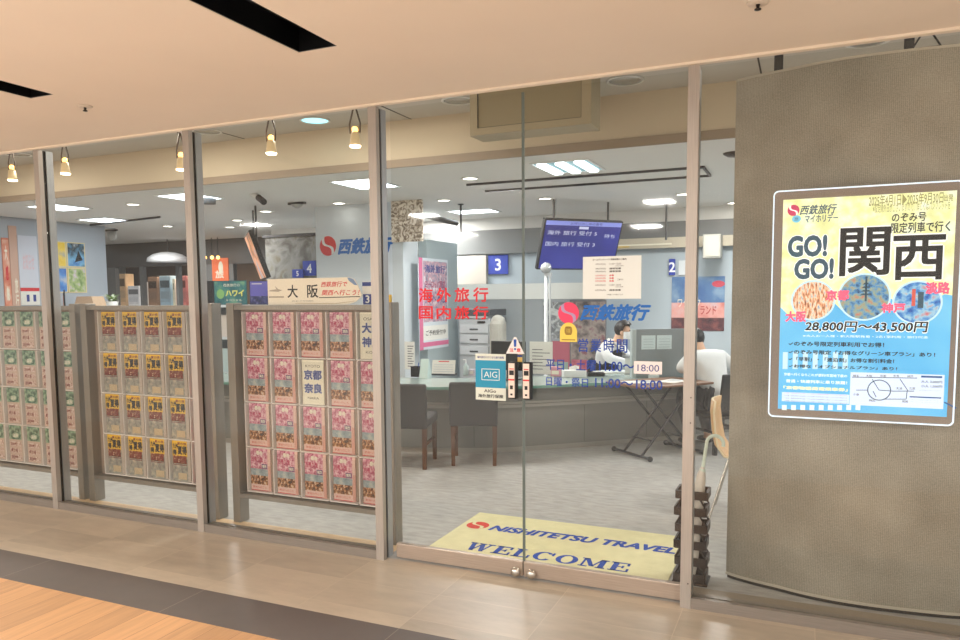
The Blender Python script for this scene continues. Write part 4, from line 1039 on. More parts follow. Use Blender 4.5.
# ------------------------------------------------------------------ folding table
tt = thing('folding_table', 'folding table with brown top and crossed black legs in front of the counter', 'table', (-1.26, 3.53, 0), (0, 0, R(50)))
brownt = mat('table_brown', (128, 92, 68), .4, var=.1, vscale=10); legm = mat('table_black_tube', (44, 44, 48), .4, .4)
HL, HWt = .42, .28
TZ = .69
MB().cbox((-HL, -HWt, TZ-.022), (HL, HWt, TZ), brownt, .006).build('table_top', tt)
for s_ in (-1, 1):
    MB().tube([(s_*.32, -.27, .026), (s_*.32, .27, .026)], .014, legm, 8).build('foot_bar', tt)
    for q in (-.27, .27): MB().ball((s_*.32, q, .026), .0255, black, 10).build('foot_cap', tt)
    for q in (-.13, .13):
        qq = q+.02*s_
        MB().tube([(s_*.32, qq, .03), (-s_*.27, qq, TZ-.045)], .012, legm, 8).build('leg', tt)
    MB().tube([(-s_*.27, -.2, TZ-.036), (-s_*.27, .2, TZ-.036)], .011, legm, 8).build('top_brace', tt)
    MB().tube([(s_*.2, -.13, .16), (s_*.2, .13, .16)], .009, legm, 8).build('cross_bar', tt)
for k, (dx, dy, rz, l) in enumerate(((.12, -.05, 20, 'white open leaflet lying on the folding table, middle'), (-.2, .05, -15, 'white leaflet lying on the left half of the folding table'))):
    m = MB(); m.box((-.15, -.1, .0), (.15, .1, .004), paper); m.box((-.001, -.1, .004), (.001, .1, .0046), grey_ink); m.rect(.02, -.06, .12, .07, .0043, mat('leaflet_print', (190, 196, 200), .6))
    p = Matrix.LocRotScale(tt.location, tt.rotation_euler, None) @ Vector((dx, dy, TZ+.0006)); tag(m.build('leaflet', None, p, (0, 0, R(50+rz))), l, 'leaflet')

# ------------------------------------------------------------------ plywood chair behind the screen edge
ply = mat('plywood_maple', (214, 172, 118), .45, var=.08, vscale=8); plye = mat('plywood_edge', (238, 220, 184), .5)
wc = thing('plywood_chair', 'plywood shell chair with thin metal legs half hidden by the mesh screen', 'chair', (-.37, 1.70, 0))
sec = [(-.165, .80), (-.172, .72), (-.16, .6), (-.14, .5), (-.10, .44), (.0, .42), (.16, .43), (.22, .445)]
def shell(mb, mt, me, half=.2, th=.012):
    vs, fs = [], []
    n = 9
    for sx, sz in sec:
        for j in range(n):
            v = -1+2*j/(n-1); tap = half*(1-.15*max(0, (sz-.6)/.2)); vs.append((sx-.035*(1-v*v)*(1 if sz > .45 else 0), v*tap, sz-.015*(1-v*v)*(1 if sz <= .45 else 0)))
    k = len(sec)
    for i in range(k-1):
        for j in range(n-1): fs.append((i*n+j, i*n+j+1, (i+1)*n+j+1, (i+1)*n+j))
    mb.add(vs, fs, mt, True)
mb = MB(); shell(mb, ply, plye); sh = mb.build('seat_shell', wc); sh.data.materials.append(plye)
md = sh.modifiers.new('thickness', 'SOLIDIFY'); md.thickness = .014; md.offset = 0; md.material_offset_rim = 1
for sx, sy in ((-.1, -.14), (-.1, .14), (.14, -.14), (.14, .14)):
    MB().tube([(sx*.8, sy*.8, .405), (sx*1.9 if sx < 0 else sx*1.4, sy*1.35, .006)], .008, chrome, 8).build('leg', wc)

# ------------------------------------------------------------------ hanging screens
scrb = picmat('screen_blue', [(24, 28, 98), (34, 38, 122), (46, 52, 140)], 2, 2, .4, .5)
scrt = mat('screen_text', (180, 186, 214), .4, 0, .5); scrbar = mat('screen_bar', (120, 130, 200), .4, 0, .5)
def hang_tv(name, label, loc, rz, tilt, w, h, face, rod):
    t = thing(name, label, 'screen', loc, (0, 0, R(rz)))
    M = Matrix.Rotation(PI/2-R(tilt)*-1, 4, 'X')          # local sheet: x right, y up, z to the viewer, leaning forward
    m = MB(); m.M = M; m.cbox((-w/2, -h/2, -.06), (w/2, h/2, 0), black, .008); m.build('casing', t)
    m = MB(); m.M = M; face(m, w, h); m.build('display', t)
    top = M @ Vector((0, h*.2, -.05))
    for s_ in rod:
        MB().tube([(s_*w, top.y, top.z), (s_*w, top.y, CZ-loc[2]-.0005)], .014, darkgrey, 8).build('ceiling_rod', t)
    return t
def face1(m, w, h):
    m.rect(-w/2+.02, -h/2+.02, w/2-.02, h/2-.02, .002, scrb); m.rect(-w/2+.02, h/2-.075, w/2-.02, h/2-.02, .003, scrbar)
    m.text('お呼び出し中の番号', -.2, h/2-.066, .26, h/2-.032, .004, scrb, .01)
    for r_, y in enumerate((h*.24, h*.02)):
        m.text(('海外 旅行 受付 5', '国内 旅行 受付 3')[r_], -w/2+.06, y-.028, w*.18, y+.028, .004, scrt, .01)
    m.text('待ち', w*.28, h*.16, w*.42, h*.24, .004, scrt, 0)
    m.rect(-w*.06, h*.32, w*.06, h*.37, .004, scrt)
hang_tv('hanging_screen', 'blue queue-number screen hanging from the ceiling above the counter', (-2.628, 5.587, 2.144), 47.1, 20.4, 1.13, .65, face1, (-.34, .36))
pic_tv = picmat('screen_travel_film', [(40, 34, 40), (150, 100, 70), (220, 160, 120), (120, 150, 180)], 5, 4, .8, .3)
def face2(m, w, h): m.rect(-w/2+.02, -h/2+.02, w/2-.02, h/2-.02, .002, pic_tv)
hang_tv('hanging_screen', 'black screen seen nearly edge-on above the purple skyline poster', (-6.76, 4.36, 2.062), -46, 19, 1.07, .64, face2, (-.2, .3))

# ------------------------------------------------------------------ counter number signs
sblue = mat('sign_royal_blue', (44, 66, 168), .5); sw = mat('sign_white', (240, 242, 246), .5)
def num_sign(n, px0, py0, px1, py1, Y, label, rz=0, foot=0):
    a = aty(px0, py0, Y); b_ = aty(px1, py1, Y); w = b_.x-a.x; h = a.z-b_.z
    m = MB(); m.cbox((0, 0, -.02), (w, h, 0), sblue, .003)
    vs, fs, bb = text_geo(n, .02); tw = h*.62*(bb[2]-bb[0])/(bb[3]-bb[1])
    m.text(n, w/2-tw/2, h*.18, w/2+tw/2, h*.80, .001, sw, .02)
    return tag(m.build('counter_number_sign', None, (a.x, Y, b_.z), (PI/2, 0, R(rz))), label, 'number sign', 'blue counter number signs')
num_sign('3', 488, 255, 508, 274, 6.96, 'square blue sign with white number 3 on the back wall')
num_sign('4', 302.5, 261, 316, 275.5, 5.26, 'blue sign with white number 4 on the rock-textured mural')
num_sign('5', 292, 269.5, 303, 277.5, 5.24, 'small blue sign with white number 5 left of the number 4 sign')
num_sign('2', 669, 259, 675, 275, 6.96, 'narrow blue sign with white number 2 beside the right door post')
a = aty(681, 262, 6.9); 
tag(MB().box((-.05, 0, -.02), (.05, .2, 0), mat('sign_pale', (214, 220, 224), .5)).build('wall_phone_plate', None, (aty(682, 275, 6.96).x, 6.978, aty(682, 275, 6.96).z), UPR), 'pale plate on the back wall right of the number 2 sign', 'plate')

# ------------------------------------------------------------------ posters and boards in the shop
def board(name, label, cat, px0, py0, px1, py1, Y, maker, rz=0, th=.006, group=None, zb=None):
    a = aty(px0, py0, Y); b_ = aty(px1, py1, Y); w = b_.x-a.x; z0 = b_.z if zb is None else zb; h = a.z-z0
    m = MB(); maker(m, w, h, th)
    return tag(m.build(name, None, (a.x, Y, z0), (PI/2, 0, R(rz))), label, cat, group)
# red-blue travel poster near the right post
def mk(m, w, h, th):
    m.box((0, 0, 0), (w, h, th), mat('poster_navy', (70, 104, 150), .5)); z = th+.001
    m.rect(0, h*.46, w, h, z, picmat('travel_sky', [(62, 96, 150), (90, 126, 170), (150, 176, 196)], 3, 4)); m.rect(0, h*.2, w, h*.52, z+.0005, picmat('travel_dusk', [(206, 120, 112), (226, 164, 156), (214, 186, 190)], 4, 4))
    m.rect(0, 0, w, h*.24, z+.001, picmat('travel_town', [(54, 40, 50), (100, 60, 66), (150, 90, 84)], 9, 4))
    m.text('ワクワク', w*.12, h*.44, w*.55, h*.6, z+.002, cream, .01); m.text('ランド', w*.55, h*.3, w*.85, h*.46, z+.002, mat('poster_offred', (180, 60, 60), .5), .02)
    m.ell(w*.88, h*.86, w*.12, h*.06, z+.001, mat('poster_rose', (196, 70, 90), .5))
board('travel_poster', 'blue and pink sunset travel poster on the back wall behind the right door post', 'poster', 672, 277, 724, 331, 6.999, mk)
m = MB(); a = aty(664, 276, 6.9)
# collage poster on the grey-blue partition, facing right
xw = px1+.131
a = atx(418, 256, xw); b_ = atx(448, 346, xw)
def collage(m, w, h):
    m.box((0, 0, 0), (w, h, .004), mat('poster_whiteblue', (208, 218, 226), .6)); z = .0046
    m.rect(w*.14, h*.3, w*.97, h*.97, z, picmat('collage_photos', [(110, 104, 130), (170, 160, 180), (206, 150, 160), (220, 224, 232)], 16, 5, lo=.34, hi=.66))
    m.rect(0, 0, w*.12, h, z, mat('poster_magenta', (212, 110, 150), .6)); m.rect(w*.1, h*.03, w, h*.08, z+.001, mat('poster_magenta', (212, 110, 150), .6))
    for k, s in enumerate(('海外旅行', 'ヨーロッパ周遊', 'ハワイ・グアム')): m.text(s, w*.2, h*(.84-.17*k), w*.9, h*(.93-.17*k), z+.001, (navy_ink, mat('poster_plum', (150, 50, 100), .5), navy_ink)[k], .03)
    m.rect(w*.12, h*.1, w*.98, h*.26, z, paper); m.text('ご予約受付中', w*.2, h*.15, w*.9, h*.21, z+.001, ink, .02)
ya, yb = a.y, b_.y
m = MB(); collage(m, yb-ya, 1.18)
tag(m.build('collage_poster', None, (xw+.004, ya, .83), (PI/2, 0, PI/2)), 'tall pale collage poster with magenta edge on the partition behind the red lettering', 'poster')
# paper sign on partition near counter end
a = aty(405, 342, 4.58); 
def mk(m, w, h, th):
    m.box((0, 0, 0), (w, h, th), paper)
    for i in range(9): m.rect(w*.3, h*(.1+.09*i), w*(.7+.1*(i % 3)), h*(.13+.09*i), th+.001, grey_ink)
board('paper_notice', 'narrow white paper notice at the foot of the white pillar', 'notice', 404.5, 341.5, 415, 369.5, 4.58, mk, th=.003)
# grey leaf-pattern and dark photo posters behind the clerk
stand = mat('board_grey', (146, 152, 158), .6)
def mk(m, w, h, th):
    m.box((0, 0, 0), (w, h, th), stand); m.rect(w*.05, h*.06, w*.95, h*.97, th+.001, picmat('leaf_print', [(108, 112, 116), (140, 146, 150), (190, 196, 196)], 8, 5, dist=1.5, lo=.4, hi=.6))
board('leaf_poster', 'grey leaf-pattern poster on the low partition behind the pink emblem', 'poster', 542, 301, 569, 341, 6.299, mk)
def mk(m, w, h, th):
    m.box((0, 0, 0), (w, h, th), mat('board_dark', (96, 96, 100), .6)); m.rect(w*.03, h*.02, w*.97, h*.98, th+.001, picmat('street_print', [(66, 62, 66), (116, 106, 104), (150, 140, 134), (120, 80, 90)], 7, 6, lo=.36, hi=.66))
    m.rect(w*.05, h*.05, w*.5, h*.3, th+.0016, picmat('street_red', [(150, 70, 90), (190, 110, 124)], 12, 3))
board('street_poster', 'large dark street-scene poster behind the blue shop lettering', 'poster', 570, 300, 606, 386, 6.289, mk)
def mk(m, w, h, th):
    m.box((0, 0, 0), (w, h, th), mat('board_pinkred', (168, 88, 104), .6)); m.rect(w*.1, h*.1, w*.9, h*.4, th+.001, mat('board_greenish', (140, 160, 150), .6))
board('pink_poster', 'small pink-red poster below the grey leaf-pattern poster', 'poster', 552, 341, 570, 376, 6.299, mk)
tag(MB().box((0, 0, 0), (.8, .02, .006), cream).box((.0, -.02, 0), (.22, .0, .006), mat('tag_gold', (214, 182, 96), .5)).build('shelf_edge_card', None, (aty(613, 250, 6.8).x, 6.85, 2.2), UPR), 'pale strip card along the beige pelmet right of the screen', 'card')
# door lintel frame with dark blue panel below the 3
a = aty(452, 271, 6.98); b_ = aty(474, 282, 6.98)
t = thing('lintel_panel', 'small dark blue panel in a pale door lintel frame left of the number 3 sign', 'display', (a.x, 6.99, b_.z), UPR)
w = b_.x-a.x; h = a.z-b_.z
MB().box((0, 0, -.01), (w, h, .01), mat('lintel_frame', (196, 188, 172), .5)).build('frame', t); MB().box((.04, .0, .0105), (w-.05, h-.05, .014), mat('lintel_blue', (54, 78, 140), .4, 0, .2)).build('display', t)  # lintel panel given a faint glow, though it is no screen
tag(MB().box((aty(455, 262, 6.97).x, 6.93, 1.70), (aty(487, 262, 6.97).x, 6.999, 2.14), mat('warm_wall_panel', (190, 182, 172), .6)).build('wall_panel'), 'warm grey panel on the back wall left of the number 3 sign', 'panel')

# left poster wall (facing right): local x runs into the depth
XW = -10.497
def side(name, label, cat, y0, y1, z0, z1, maker, group=None, off=0):
    m = MB(); maker(m, y1-y0, z1-z0)
    return tag(m.build(name, None, (XW+off, y0, z0), (PI/2, 0, PI/2)), label, cat, group)
def ywall(px): return atx(px, 260, -10.5).y
def zwall(px, py): return atx(px, py, -10.5).z
y0, y1 = ywall(46), ywall(85); zt_, zb = zwall(85, 243), zwall(85, 293)
pics = [picmat('alpine_lake', [(60, 120, 190), (120, 180, 220), (40, 60, 70), (220, 230, 240)], 3, 4, lo=.35, hi=.65), picmat('flower_field', [(90, 130, 70), (170, 190, 130), (220, 200, 220)], 12, 4),
        picmat('sunflower_field', [(230, 190, 40), (240, 210, 90), (120, 150, 190)], 4, 3), picmat('island_sea', [(40, 90, 180), (90, 150, 220), (230, 220, 200)], 4, 3)]
nmx = [('blue mountain lake poster, upper right of the framed four on the left wall', 0, 1, 1), ('green and violet flower field poster, lower right of the framed four on the left wall', 1, 1, 0), ('yellow sunflower field poster, upper left of the framed four on the left wall', 2, 0, 1), ('blue sea and island poster, lower left of the framed four on the left wall', 3, 0, 0)]
ww, hh2 = (y1-y0)/2, (zt_-zb)/2
fr_ = mat('poster_frame_gold', (226, 210, 160), .5)
for l, k, cx, cy in nmx:
    def mk(m, w, h): 
        m.box((0, 0, 0), (w, h, .012), fr_); m.rect(w*.06, h*.04, w*.95, h*.96, .013, pics[k])
        if k == 0: m.add([(w*.4, h*.2, .0135), (w*.85, h*.3, .0135), (w*.7, h*.55, .0135), (w*.62, h*.7, .0135), (w*.56, h*.5, .0135)], [(0, 1, 2, 3, 4)], ink)
    side('wall_poster', l, 'poster', y0+cx*ww+.004, y0+(cx+1)*ww-.004, zb+cy*hh2+.004, zb+(cy+1)*hh2-.004, mk, 'framed posters on the left wall')
def mk(m, w, h):
    m.box((0, 0, 0), (w, h, .012), mat('poster_paleblue2', (206, 212, 226), .5)); m.rect(0, 0, w, h*.22, .0125, paper); m.rect(0, h*.2, w, h*.25, .013, red_ink); m.rect(w*.3, h*.05, w*.45, h*.15, .013, navy_ink); m.rect(w*.65, h*.05, w*.8, h*.15, .013, navy_ink)
    m.text('お知らせ', w*.2, h*.5, w*.8, h*.75, .013, mat('poster_softpink', (220, 190, 200), .5), .03)
side('wall_poster', 'large pale poster with a red stripe on the left wall beside the orange banner', 'poster', ywall(18), ywall(37), zwall(28, 305), zwall(28, 236), mk, 'framed posters on the left wall')
def mk(m, w, h):
    m.box((0, 0, 0), (w, h, .012), mat('banner_orange', (214, 124, 96), .6)); m.rect(w*.05, h*.02, w*.95, h*.98, .0125, picmat('banner_print', [(196, 84, 66), (222, 140, 110), (236, 200, 180)], 3, 5, lo=.35, hi=.65))
    for k, s in enumerate('大感謝祭'): m.text(s, w*.3, h*(.76-.22*k), w*.72, h*(.92-.22*k), .013, (cream, red_ink)[k % 2], .04)
side('wall_banner', 'tall orange-red banner on the left wall at the left edge of the view', 'banner', ywall(2), ywall(9), zwall(6, 330), zwall(6, 238), mk)
def mk(m, w, h): m.box((0, 0, 0), (w, h, .012), mat('panel_pinkbrown', (206, 170, 152), .6)); m.text('旅\n行', w*.4, h*.2, w*.8, h*.5, .013, cream, .03)
side('wall_banner', 'pinkish tan panel on the left wall between banner and pale poster', 'banner', ywall(9.5), ywall(17.5), zwall(14, 330), zwall(14, 226), mk)
t_ = MB(); t_.box((0, 0, 0), (5.0, .012, .02), mat('wall_rail', (176, 182, 190), .4)); tag(t_.build('picture_rail', None, (XW, .35, zwall(40, 222)), (PI/2, 0, PI/2)), 'thin picture rail along the top of the left wall', 'rail')

# display cabinets on the left carrying posters
cabm = mat('cabinet_grey', (172, 178, 182), .6); cabs = mat('cabinet_shelf', (206, 214, 220), .5)
def cabinet(label, px0, px1, Y, top, depth=.4, name='display_cabinet'):
    x0 = aty(px0, 300, Y).x; x1 = aty(px1, 300, Y).x
    t = thing(name, label, 'cabinet', (x0, Y, 0)); w = x1-x0
    MB().box((0, 0, .0005), (.03, depth, top), cabm).build('side_panel', t); MB().box((w-.03, 0, .0005), (w, depth, top), cabm).build('side_panel', t)
    MB().box((.03, depth-.02, .0005), (w-.03, depth, top), cabm).build('back_panel', t); MB().box((.0305, 0, top-.03), (w-.0305, depth-.0205, top), cabs).build('top_panel', t)
    for z in (.08, .55, 1.0): MB().box((.0305, .01, z), (w-.0305, depth-.0205, z+.025), cabs).build('shelf', t)
    return t, x0, x1
t1, cx0, cx1 = cabinet('tall grey display cabinet behind the gap between the second and third racks', 204, 268, 3.6, 1.43)
def mk(m, w, h, th):
    m.box((0, 0, 0), (w, h, th), mat('hawaii_teal', (40, 92, 98), .5)); m.rect(w*.02, h*.04, w*.98, h*.96, th+.001, picmat('hawaii_scene', [(26, 70, 84), (50, 120, 124), (120, 170, 130)], 5, 4))
    m.text('ハワイ', w*.36, h*.35, w*.92, h*.62, th+.002, mat('hawaii_yellow', (226, 226, 110), .5), .04); m.ell(w*.2, h*.45, w*.12, h*.2, th+.002, mat('hawaii_green', (130, 180, 110), .5)); m.text('西鉄旅行の', w*.3, h*.75, w*.8, h*.88, th+.002, cream, .01)
    m.text('スペシャル', w*.35, h*.14, w*.85, h*.24, th+.002, cream, .01)
board('hawaii_poster', 'teal Hawaii poster with yellow lettering standing on the tall grey cabinet', 'poster', 214, 281, 247.5, 305, 3.7, mk, zb=1.4305)
def mk(m, w, h, th):
    m.box((0, 0, 0), (w, h, th), mat('night_frame', (40, 40, 70), .5)); m.rect(w*.03, h*.3, w*.98, h*.97, th+.001, picmat('night_sky', [(80, 76, 160), (110, 104, 190), (134, 130, 206)], 1.5, 2)); m.rect(w*.03, h*.03, w*.98, h*.36, th+.0015, picmat('night_city', [(30, 34, 76), (60, 66, 120), (200, 200, 230)], 14, 4, lo=.4, hi=.75))
    m.rect(w*.1, h*.86, w*.5, h*.89, th+.002, cream)
board('skyline_poster', 'purple night skyline poster standing on the tall grey cabinet left of the Osaka sign', 'poster', 249.5, 281, 276, 305, 3.7, mk, zb=1.4305)
def mk(m, w, h, th): m.box((0, 0, -.1), (w, h, 0), black)
board('black_box', 'upright black box standing on the tall grey cabinet beside the teal poster', 'box', 205.5, 281, 213, 305, 3.7, mk, zb=1.4305)
for k, (dx, z, hh3, c_) in enumerate(((.1, 1.0255, .28, (214, 206, 200)), (.45, 1.0255, .3, (176, 208, 214)), (.12, .5755, .3, (196, 218, 222)), (.5, .5755, .26, (220, 222, 220)))):
    m = MB(); m.cbox((0, 0, 0), (.22, .08, hh3), mat('folder_%d' % k, c_, .6), .004)
    tag(m.build('file_box', None, (cx0+dx, 3.75, z)), ('pinkish-white file box, upper shelf of the tall grey cabinet, left', 'pale cyan file box, upper shelf of the tall grey cabinet, right', 'pale cyan file box, lower shelf of the tall grey cabinet, left', 'white file box, lower shelf of the tall grey cabinet, right')[k], 'file box', 'file boxes in the tall cabinet')
# tan card box, small plant and red-black card behind the racks on a low side cabinet
t2, sx0, sx1 = cabinet('grey side cabinet against the poster wall behind the left racks', 60, 132, 4.2, 1.38, .45)
xa = aty(73, 300, 4.35).x; xb = aty(94, 300, 4.35).x
m = MB(); m.add([(xa, 4.35, 1.3805), (xb, 4.35, 1.3805), (xb, 4.6, 1.3805), (xa, 4.6, 1.3805), (xa+.06, 4.37, 1.56), (xb-.08, 4.37, 1.56), (xb-.08, 4.58, 1.56), (xa+.06, 4.58, 1.56)], [(3, 2, 1, 0), (4, 5, 6, 7), (0, 1, 5, 4), (1, 2, 6, 5), (2, 3, 7, 6), (3, 0, 4, 7)], mat('tan_card', (206, 176, 146), .7))
tag(m.build('leaflet_box'), 'tan sloping leaflet box on the side cabinet behind the left racks', 'leaflet box')
xp = aty(112, 300, 4.4).x
t = thing('potted_plant', 'small leafy potted plant on the side cabinet above the middle rack', 'plant', (xp, 4.4, 1.3805))
MB().lathe([(.07, .0), (.09, .1), (.085, .1), (.07, .09), (.0001, .09)], (0, 0, 0), white, 16).build('pot', t)
lf = mat('leaf_green', (120, 150, 80), .5, var=.2, vscale=20); lf2 = mat('leaf_pale', (206, 216, 196), .5)
m = MB()
for i in range(46):
    a = random.uniform(0, 2*PI); r_ = random.uniform(.05, .2); z = .1+random.uniform(0, .12); d = Vector((math.cos(a), math.sin(a), 0)); n = Vector((-d.y, d.x, 0))
    b0 = Vector((0, 0, .09)); tip = d*r_+Vector((0, 0, z)); mid = (b0+tip)/2+Vector((0, 0, .03))
    m.add([b0, mid+n*.022, tip, mid-n*.022], [(0, 1, 2, 3)], lf if i % 3 else lf2)
m.build('leaves', t)
xr = aty(60, 300, 4.3).x
def mk(m, w, h, th):
    m.box((0, 0, -.01), (w, h, th), ink); m.rect(w*.1, h*.1, w*.7, h*.7, th+.001, mat('card_amber', (226, 130, 70), .5)); m.rect(w*.3, h*.3, w*.6, h*.6, th+.0015, red_ink)
board('amber_card', 'small black and amber card standing on the side cabinet beside the leftmost post', 'card', 61.5, 290, 63.5+1.5, 306, 4.35, mk, zb=1.3805)
# goods of the neighbouring shop seen through the back-left opening
goods = [((113, 274), (126.5, 303), (186, 156, 122), 'tan display rack in the neighbouring shop right of the thick dark mullion', 'display rack'), ((127.5, 286), (139.5, 303), (214, 216, 222), 'white board standing in the neighbouring shop', 'board'),
         ((142, 282), (146.5, 303), (220, 214, 206), 'narrow pale stand in the neighbouring shop right of the white board', 'stand'), ((147.5, 277), (158, 303), (140, 112, 92), 'brown shelf of goods in the neighbouring shop', 'shelf'),
         ((159, 276), (171, 303), (150, 172, 186), 'blue-grey glass case in the neighbouring shop', 'glass case'), ((172, 279), (175.5, 303), (216, 214, 190), 'pale upright roll in the neighbouring shop', 'roll'),
         ((178.5, 276), (187, 303), (196, 120, 116), 'pink-red goods stacked in the neighbouring shop', 'goods'), ((100.5, 276), (107, 303), (170, 146, 126), 'tan poster stand in the neighbouring shop beside the poster wall', 'stand')]
tsh = thing('shop_shelf', 'long grey display table in the neighbouring shop', 'display table', (-18.5+.6, 9.2, 0))
MB().box((0, 0, 1.2), (8.2, .9, 1.25), mat('table_grey', (128, 126, 126), .5)).build('table_top', tsh)
for x in (.05, 4.0, 8.05): MB().box((x, .05, .0), (x+.1, .85, 1.1995), mat('table_grey', (128, 126, 126), .5)).build('support', tsh)
for (p0, p1, c_, l, ct) in goods:
    a = aty(*p0, 9.5); b_ = aty(*p1, 9.5)
    m = MB(); m.cbox((a.x, 9.5, 1.2505), (b_.x, 9.75, max(a.z, 1.35)), mat('goods_%d_%d' % (p0[0], c_[0]), c_, .6, 0, .35, None, .3, 5), .01)  # faint glow in the goods stands in for the neighbouring shop's lighting
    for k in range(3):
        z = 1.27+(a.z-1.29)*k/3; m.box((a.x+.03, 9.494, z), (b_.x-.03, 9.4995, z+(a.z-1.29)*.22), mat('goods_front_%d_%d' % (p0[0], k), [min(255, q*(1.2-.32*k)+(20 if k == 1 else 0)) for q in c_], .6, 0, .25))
    tag(m.build('shop_goods'), l, ct)
dm_ = thing('lit_arch_dome', 'pale dome standing in for the lit arch on the dark header, back left', 'lamp', (aty(168, 262, 7.6).x, 7.6, aty(168, 262, 7.6).z))
MB().lathe([(.4, -.0), (.38, .08), (.28, .15), (.14, .19), (.02, .20)], (0, 0, 0), mat('dome_white', (206, 208, 212), .5, 0, .18), 28).build('shade', dm_)  # glowing dome shape in place of the lit arch on the header
MB().tube([(0, 0, .2), (0, 0, CZ-dm_.location.z-.0005)], .012, darkgrey, 8).build('stem', dm_)
p = aty(205, 258, 7.8); q = aty(222, 281, 7.8)
m = MB(); m.box((0, 0, 0), (q.x-p.x, p.z-q.z, .02), mat('orange_poster', (206, 104, 66), .5, 0, .5)); m.ell((q.x-p.x)*.55, (p.z-q.z)*.6, .06, .12, .021, cream); m.text('旅', .08, .06, .3, .22, .021, cream, .03)
tag(m.build('orange_poster', None, (p.x, 7.999, q.z), UPR), 'glowing orange poster at the back just right of the second post', 'poster')
for k, px in enumerate((205, 212, 218)):
    p = aty(px, 257.5, 7.7); t = thing('gallery_spot', ('first', 'second', 'third')[k]+' tiny warm spot from the left above the glowing orange poster', 'spotlight', (p.x, 7.7, p.z), group='tiny warm spots at the back')
    MB().tube([(0, 0, .03), (0, 0, CZ-p.z-.0005)], .008, darkgrey, 6).build('stem', t); MB().ball((0, 0, 0), .035, warm, 10).build('lamp', t)
# cabinets high at the right, behind the door post
p = aty(704, 235, 6.7); q = aty(721, 258, 6.7)
t = thing('wall_cabinet', 'pale grey wall-hung cabinet high beside the mesh screen', 'cabinet', (p.x, 6.6, q.z))
MB().cbox((0, 0, 0), (q.x-p.x, .28, p.z-q.z), mat('wallcab_grey', (176, 174, 166), .5), .006).build('body', t); MB().box((.02, -.012, .02), (q.x-p.x-.02, -.0005, p.z-q.z-.02), mat('wallcab_door', (190, 188, 178), .5)).build('door', t)
for px, l in ((704, 'left'), (722, 'right')):
    p = aty(px, 206, 6.2)

# ------------------------------------------------------------------ things on and behind the counter
def on_counter(px, py):
    p = atz(px, py, CT); return p
cop = thing('copier', 'grey office copier with dark top behind the counter', 'copier', (aty(459, 320, 5.6).x, 5.6, 0))
cw = aty(490, 320, 5.6).x-cop.location.x
grey1 = mat('copier_grey', (176, 182, 186), .5); grey2 = mat('copier_dark', (70, 74, 80), .5)
MB().cbox((0, 0, .02), (cw, .55, 1.22), grey1, .01).build('body', cop); MB().cbox((-.02, -.03, 1.25), (cw+.02, .55, 1.34), grey2, .012).build('scanner_lid', cop); MB().box((.03, -.02, 1.2205), (cw-.03, .4, 1.2495), grey1).build('neck', cop)
for z in (.72, .88, 1.02): 
    d = MB().cbox((.02, -.02, z), (cw-.02, -.0005, z+.12), mat('copier_drawer', (188, 194, 198), .5), .004).build('drawer', cop)
    MB().box((cw/2-.06, -.028, z+.04), (cw/2+.06, -.0205, z+.06), grey2).build('handle', d)
MB().box((cw*.62, -.026, 1.155), (cw*.85, -.0005, 1.18), black).build('control_panel', cop)
for x in (.05, cw-.05): MB().cbox((x-.03, .05, .0005), (x+.03, .5, .0195), black, .004).build('foot', cop)
# white shredder-like fan heater beside it -> tall white cloth-covered rack
xa = aty(490.5, 320, 5.5).x; xb = aty(505, 320, 5.5).x
m = MB(); m.cbox((xa+.01, 5.4, .0005), (xb-.01, 5.62, 1.2), mat('cover_cream', (164, 164, 156), .8, var=.12, vscale=6), .05); m.ball(((xa+xb)/2, 5.51, 1.17), .1, mat('cover_cream', (164, 164, 156), .8), 14, (1.0, .9, 1.0))
tag(m.build('covered_stand'), 'cream cloth-covered stand right of the copier', 'covered stand')
# white floor lamp with round head
p = aty(546, 268, 4.95)
t = thing('globe_lamp', 'white stand with a silver round head in front of the blue screen', 'lamp', (p.x, 4.95, 0))
MB().lathe([(.14, .0005), (.14, .02), (.03, .04), (.02, p.z-.08)], (0, 0, 0), mat('pole_grey', (176, 180, 182), .4), 18).tube([(.05, 0, .03), (.05, 0, p.z-.08)], .012, mat('pole_grey', (176, 180, 182), .4), 10).box((-.02, -.02, p.z-.1), (.07, .02, p.z-.06), mat('pole_grey', (176, 180, 182), .4)).build('pole', t); MB().ball((0, 0, p.z), .068, mat('globe_silver', (190, 194, 196), .25, .5), 18).build('globe', t)
m = MB(); xa = aty(526, 290, 6.2).x; xb = aty(543, 290, 6.2).x
# monitor behind the counter
p = on_counter(508, 377); y = 4.35; xa = aty(491, 355, y).x; xb = aty(526, 355, y).x; zt2 = aty(505, 341, y).z
def monitor(label, xa, xb, y, z0, z1, rz=0):
    t = thing('desk_monitor', label, 'monitor', ((xa+xb)/2, y, CT)); t.rotation_euler = (0, 0, R(rz)); w = (xb-xa)/2
    MB().cbox((-w, -.02, z0-CT), (w, .02, z1-CT), black, .006).build('screen', t); MB().cbox((-.03, .0205, .012), (.03, .05, z0-CT+.1), black, .006).build('stand', t); MB().cbox((-.11, -.07, .0005), (.11, .1, .0115), black, .004).build('base', t)
    return t
monitor('black monitor seen from behind on the counter left of the caution sticker', xa+.62*0+aty(491, 355, 3.42).x-xa, aty(526, 355, 3.42).x, 3.42, CT+.10, aty(505, 341, 3.42).z, -6)
def at_c(px, py):
    p = atz(px, py, CT); return (p.x, p.y, CT)
p = at_c(443, 375.5)
t = thing('desk_calendar', 'white desk calendar standing on the counter behind the first charcoal chair', 'calendar', p, (0, 0, R(10)))
m = MB(); m.M = Matrix.Rotation(R(-15), 4, 'X'); m.box((-.13, 0, .02), (.13, .006, .17), paper)
for r_ in range(4): m.box((-.11, -.001, .04+.025*r_), (.11, -.0002, .046+.025*r_), mat('calendar_print', (200, 204, 210), .6))
